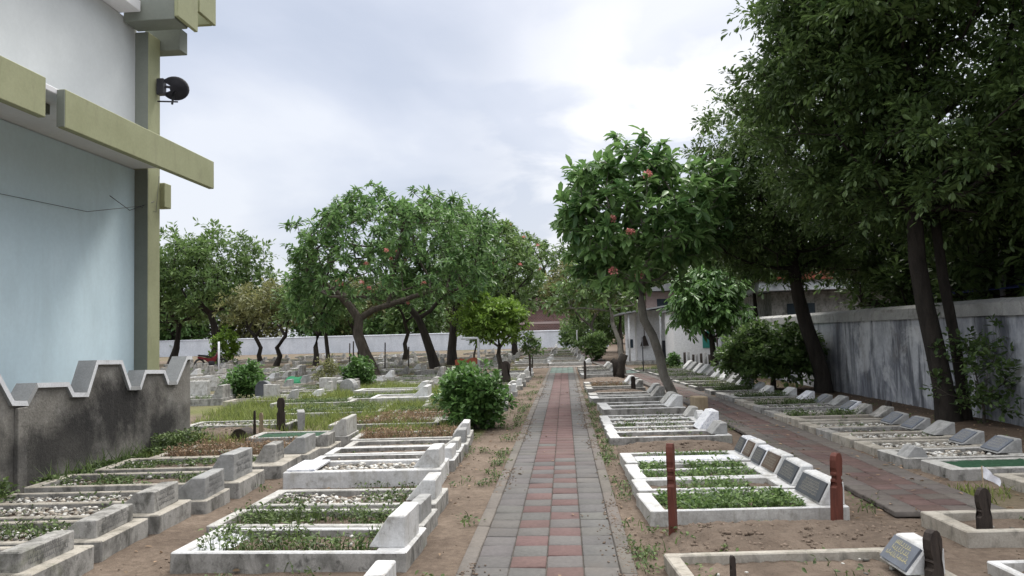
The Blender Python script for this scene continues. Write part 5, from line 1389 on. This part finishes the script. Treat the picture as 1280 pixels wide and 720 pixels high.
# clouds brighten toward where the sun stands behind them
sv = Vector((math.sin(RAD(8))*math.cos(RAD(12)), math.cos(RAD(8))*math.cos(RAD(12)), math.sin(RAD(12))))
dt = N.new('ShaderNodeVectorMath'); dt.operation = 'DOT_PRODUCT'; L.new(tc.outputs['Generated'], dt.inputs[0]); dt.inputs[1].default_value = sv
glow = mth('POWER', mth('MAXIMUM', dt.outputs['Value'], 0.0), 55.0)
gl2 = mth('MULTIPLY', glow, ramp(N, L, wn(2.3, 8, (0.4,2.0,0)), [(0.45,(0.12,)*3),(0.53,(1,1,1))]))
fr = mth('ADD', mth('MULTIPLY', dt.outputs['Value'], -0.15), 1.15)  # sky behind the camera raised slightly to light the near faces
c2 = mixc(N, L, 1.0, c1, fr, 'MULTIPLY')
hz = mth('POWER', mth('SUBTRACT', 1.0, mth('MAXIMUM', sp.outputs['Z'], 0.0), True), 5.0)
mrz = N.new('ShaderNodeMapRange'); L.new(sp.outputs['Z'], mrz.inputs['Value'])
mrz.inputs['From Min'].default_value = 0.42; mrz.inputs['From Max'].default_value = 0.9; mrz.inputs['To Min'].default_value = 1.0; mrz.inputs['To Max'].default_value = 4.3  # overhead sky, out of frame, brightened to light the ground
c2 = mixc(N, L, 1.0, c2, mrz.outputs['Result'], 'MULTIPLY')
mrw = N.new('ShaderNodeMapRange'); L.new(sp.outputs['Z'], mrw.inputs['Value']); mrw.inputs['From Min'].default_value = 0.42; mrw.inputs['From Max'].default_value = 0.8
c2 = mixc(N, L, mrw.outputs['Result'], c2, mixc(N, L, 1.0, c2, (1.08,1.0,0.86), 'MULTIPLY'))  # the unseen overhead sky is also tinted to warm its light
c3 = mixc(N, L, mth('MULTIPLY', hz, 0.6), c2, (4.2,4.3,4.6))
c4 = mixc(N, L, mth('MULTIPLY', gl2, 0.95, True), c3, (6.0,5.9,5.8))
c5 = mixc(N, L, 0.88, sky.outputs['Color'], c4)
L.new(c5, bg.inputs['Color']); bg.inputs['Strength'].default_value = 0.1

sun = bpy.data.lights.new('Sun', 'SUN'); sun.energy = 1.5; sun.angle = RAD(14); sun.color = (1.0,0.965,0.91)
so = bpy.data.objects.new('Sun', sun); COL.objects.link(so)
d = Vector((math.sin(RAD(SUN_AZ))*math.cos(RAD(SUN_EL)), math.cos(RAD(SUN_AZ))*math.cos(RAD(SUN_EL)), math.sin(RAD(SUN_EL))))
so.rotation_euler = d.to_track_quat('Z','Y').to_euler(); so.location = d*60

# the camera looks 3.9 degrees left of the path: turn measured depths into distances along the path
for o in list(SC.objects):
    if o.parent is None and o.type in ('MESH','EMPTY') and 'label' in o and o is not FARW:
        o.location.y += 0.069*o.location.x
        if o.name.startswith('grave') and o.type == 'EMPTY': o.rotation_euler.z += RAD(3.2)

cam = bpy.data.cameras.new('Camera'); co = bpy.data.objects.new('Camera', cam); COL.objects.link(co)
cam.sensor_width = 36; cam.lens = 27; cam.clip_end = 2000; cam.clip_start = 0.05
fpx = 960.0
vy = Vector(((706-640)/fpx, -(417-360)/fpx, -1)).normalized()       # world +Y in camera axes
roll = 0.026
ux = Vector((-roll, 1, 0)); ux.z = -(ux.x*vy.x + ux.y*vy.y)/vy.z; ux.normalize()   # world +Z in camera axes
wx = vy.cross(ux)                                                    # world +X
R = Matrix((wx, vy, ux))                                             # rows: world axes in camera space -> cam-to-world
co.matrix_world = Matrix.Translation((0,0,1.5)) @ R.to_4x4()
SC.camera = co
SC.view_settings.view_transform = 'Standard'; SC.view_settings.look = 'None'
SC.view_settings.exposure = 0.95; SC.view_settings.gamma = 1.0; SC.view_settings.use_curve_mapping = False
print('far graves', nfar)
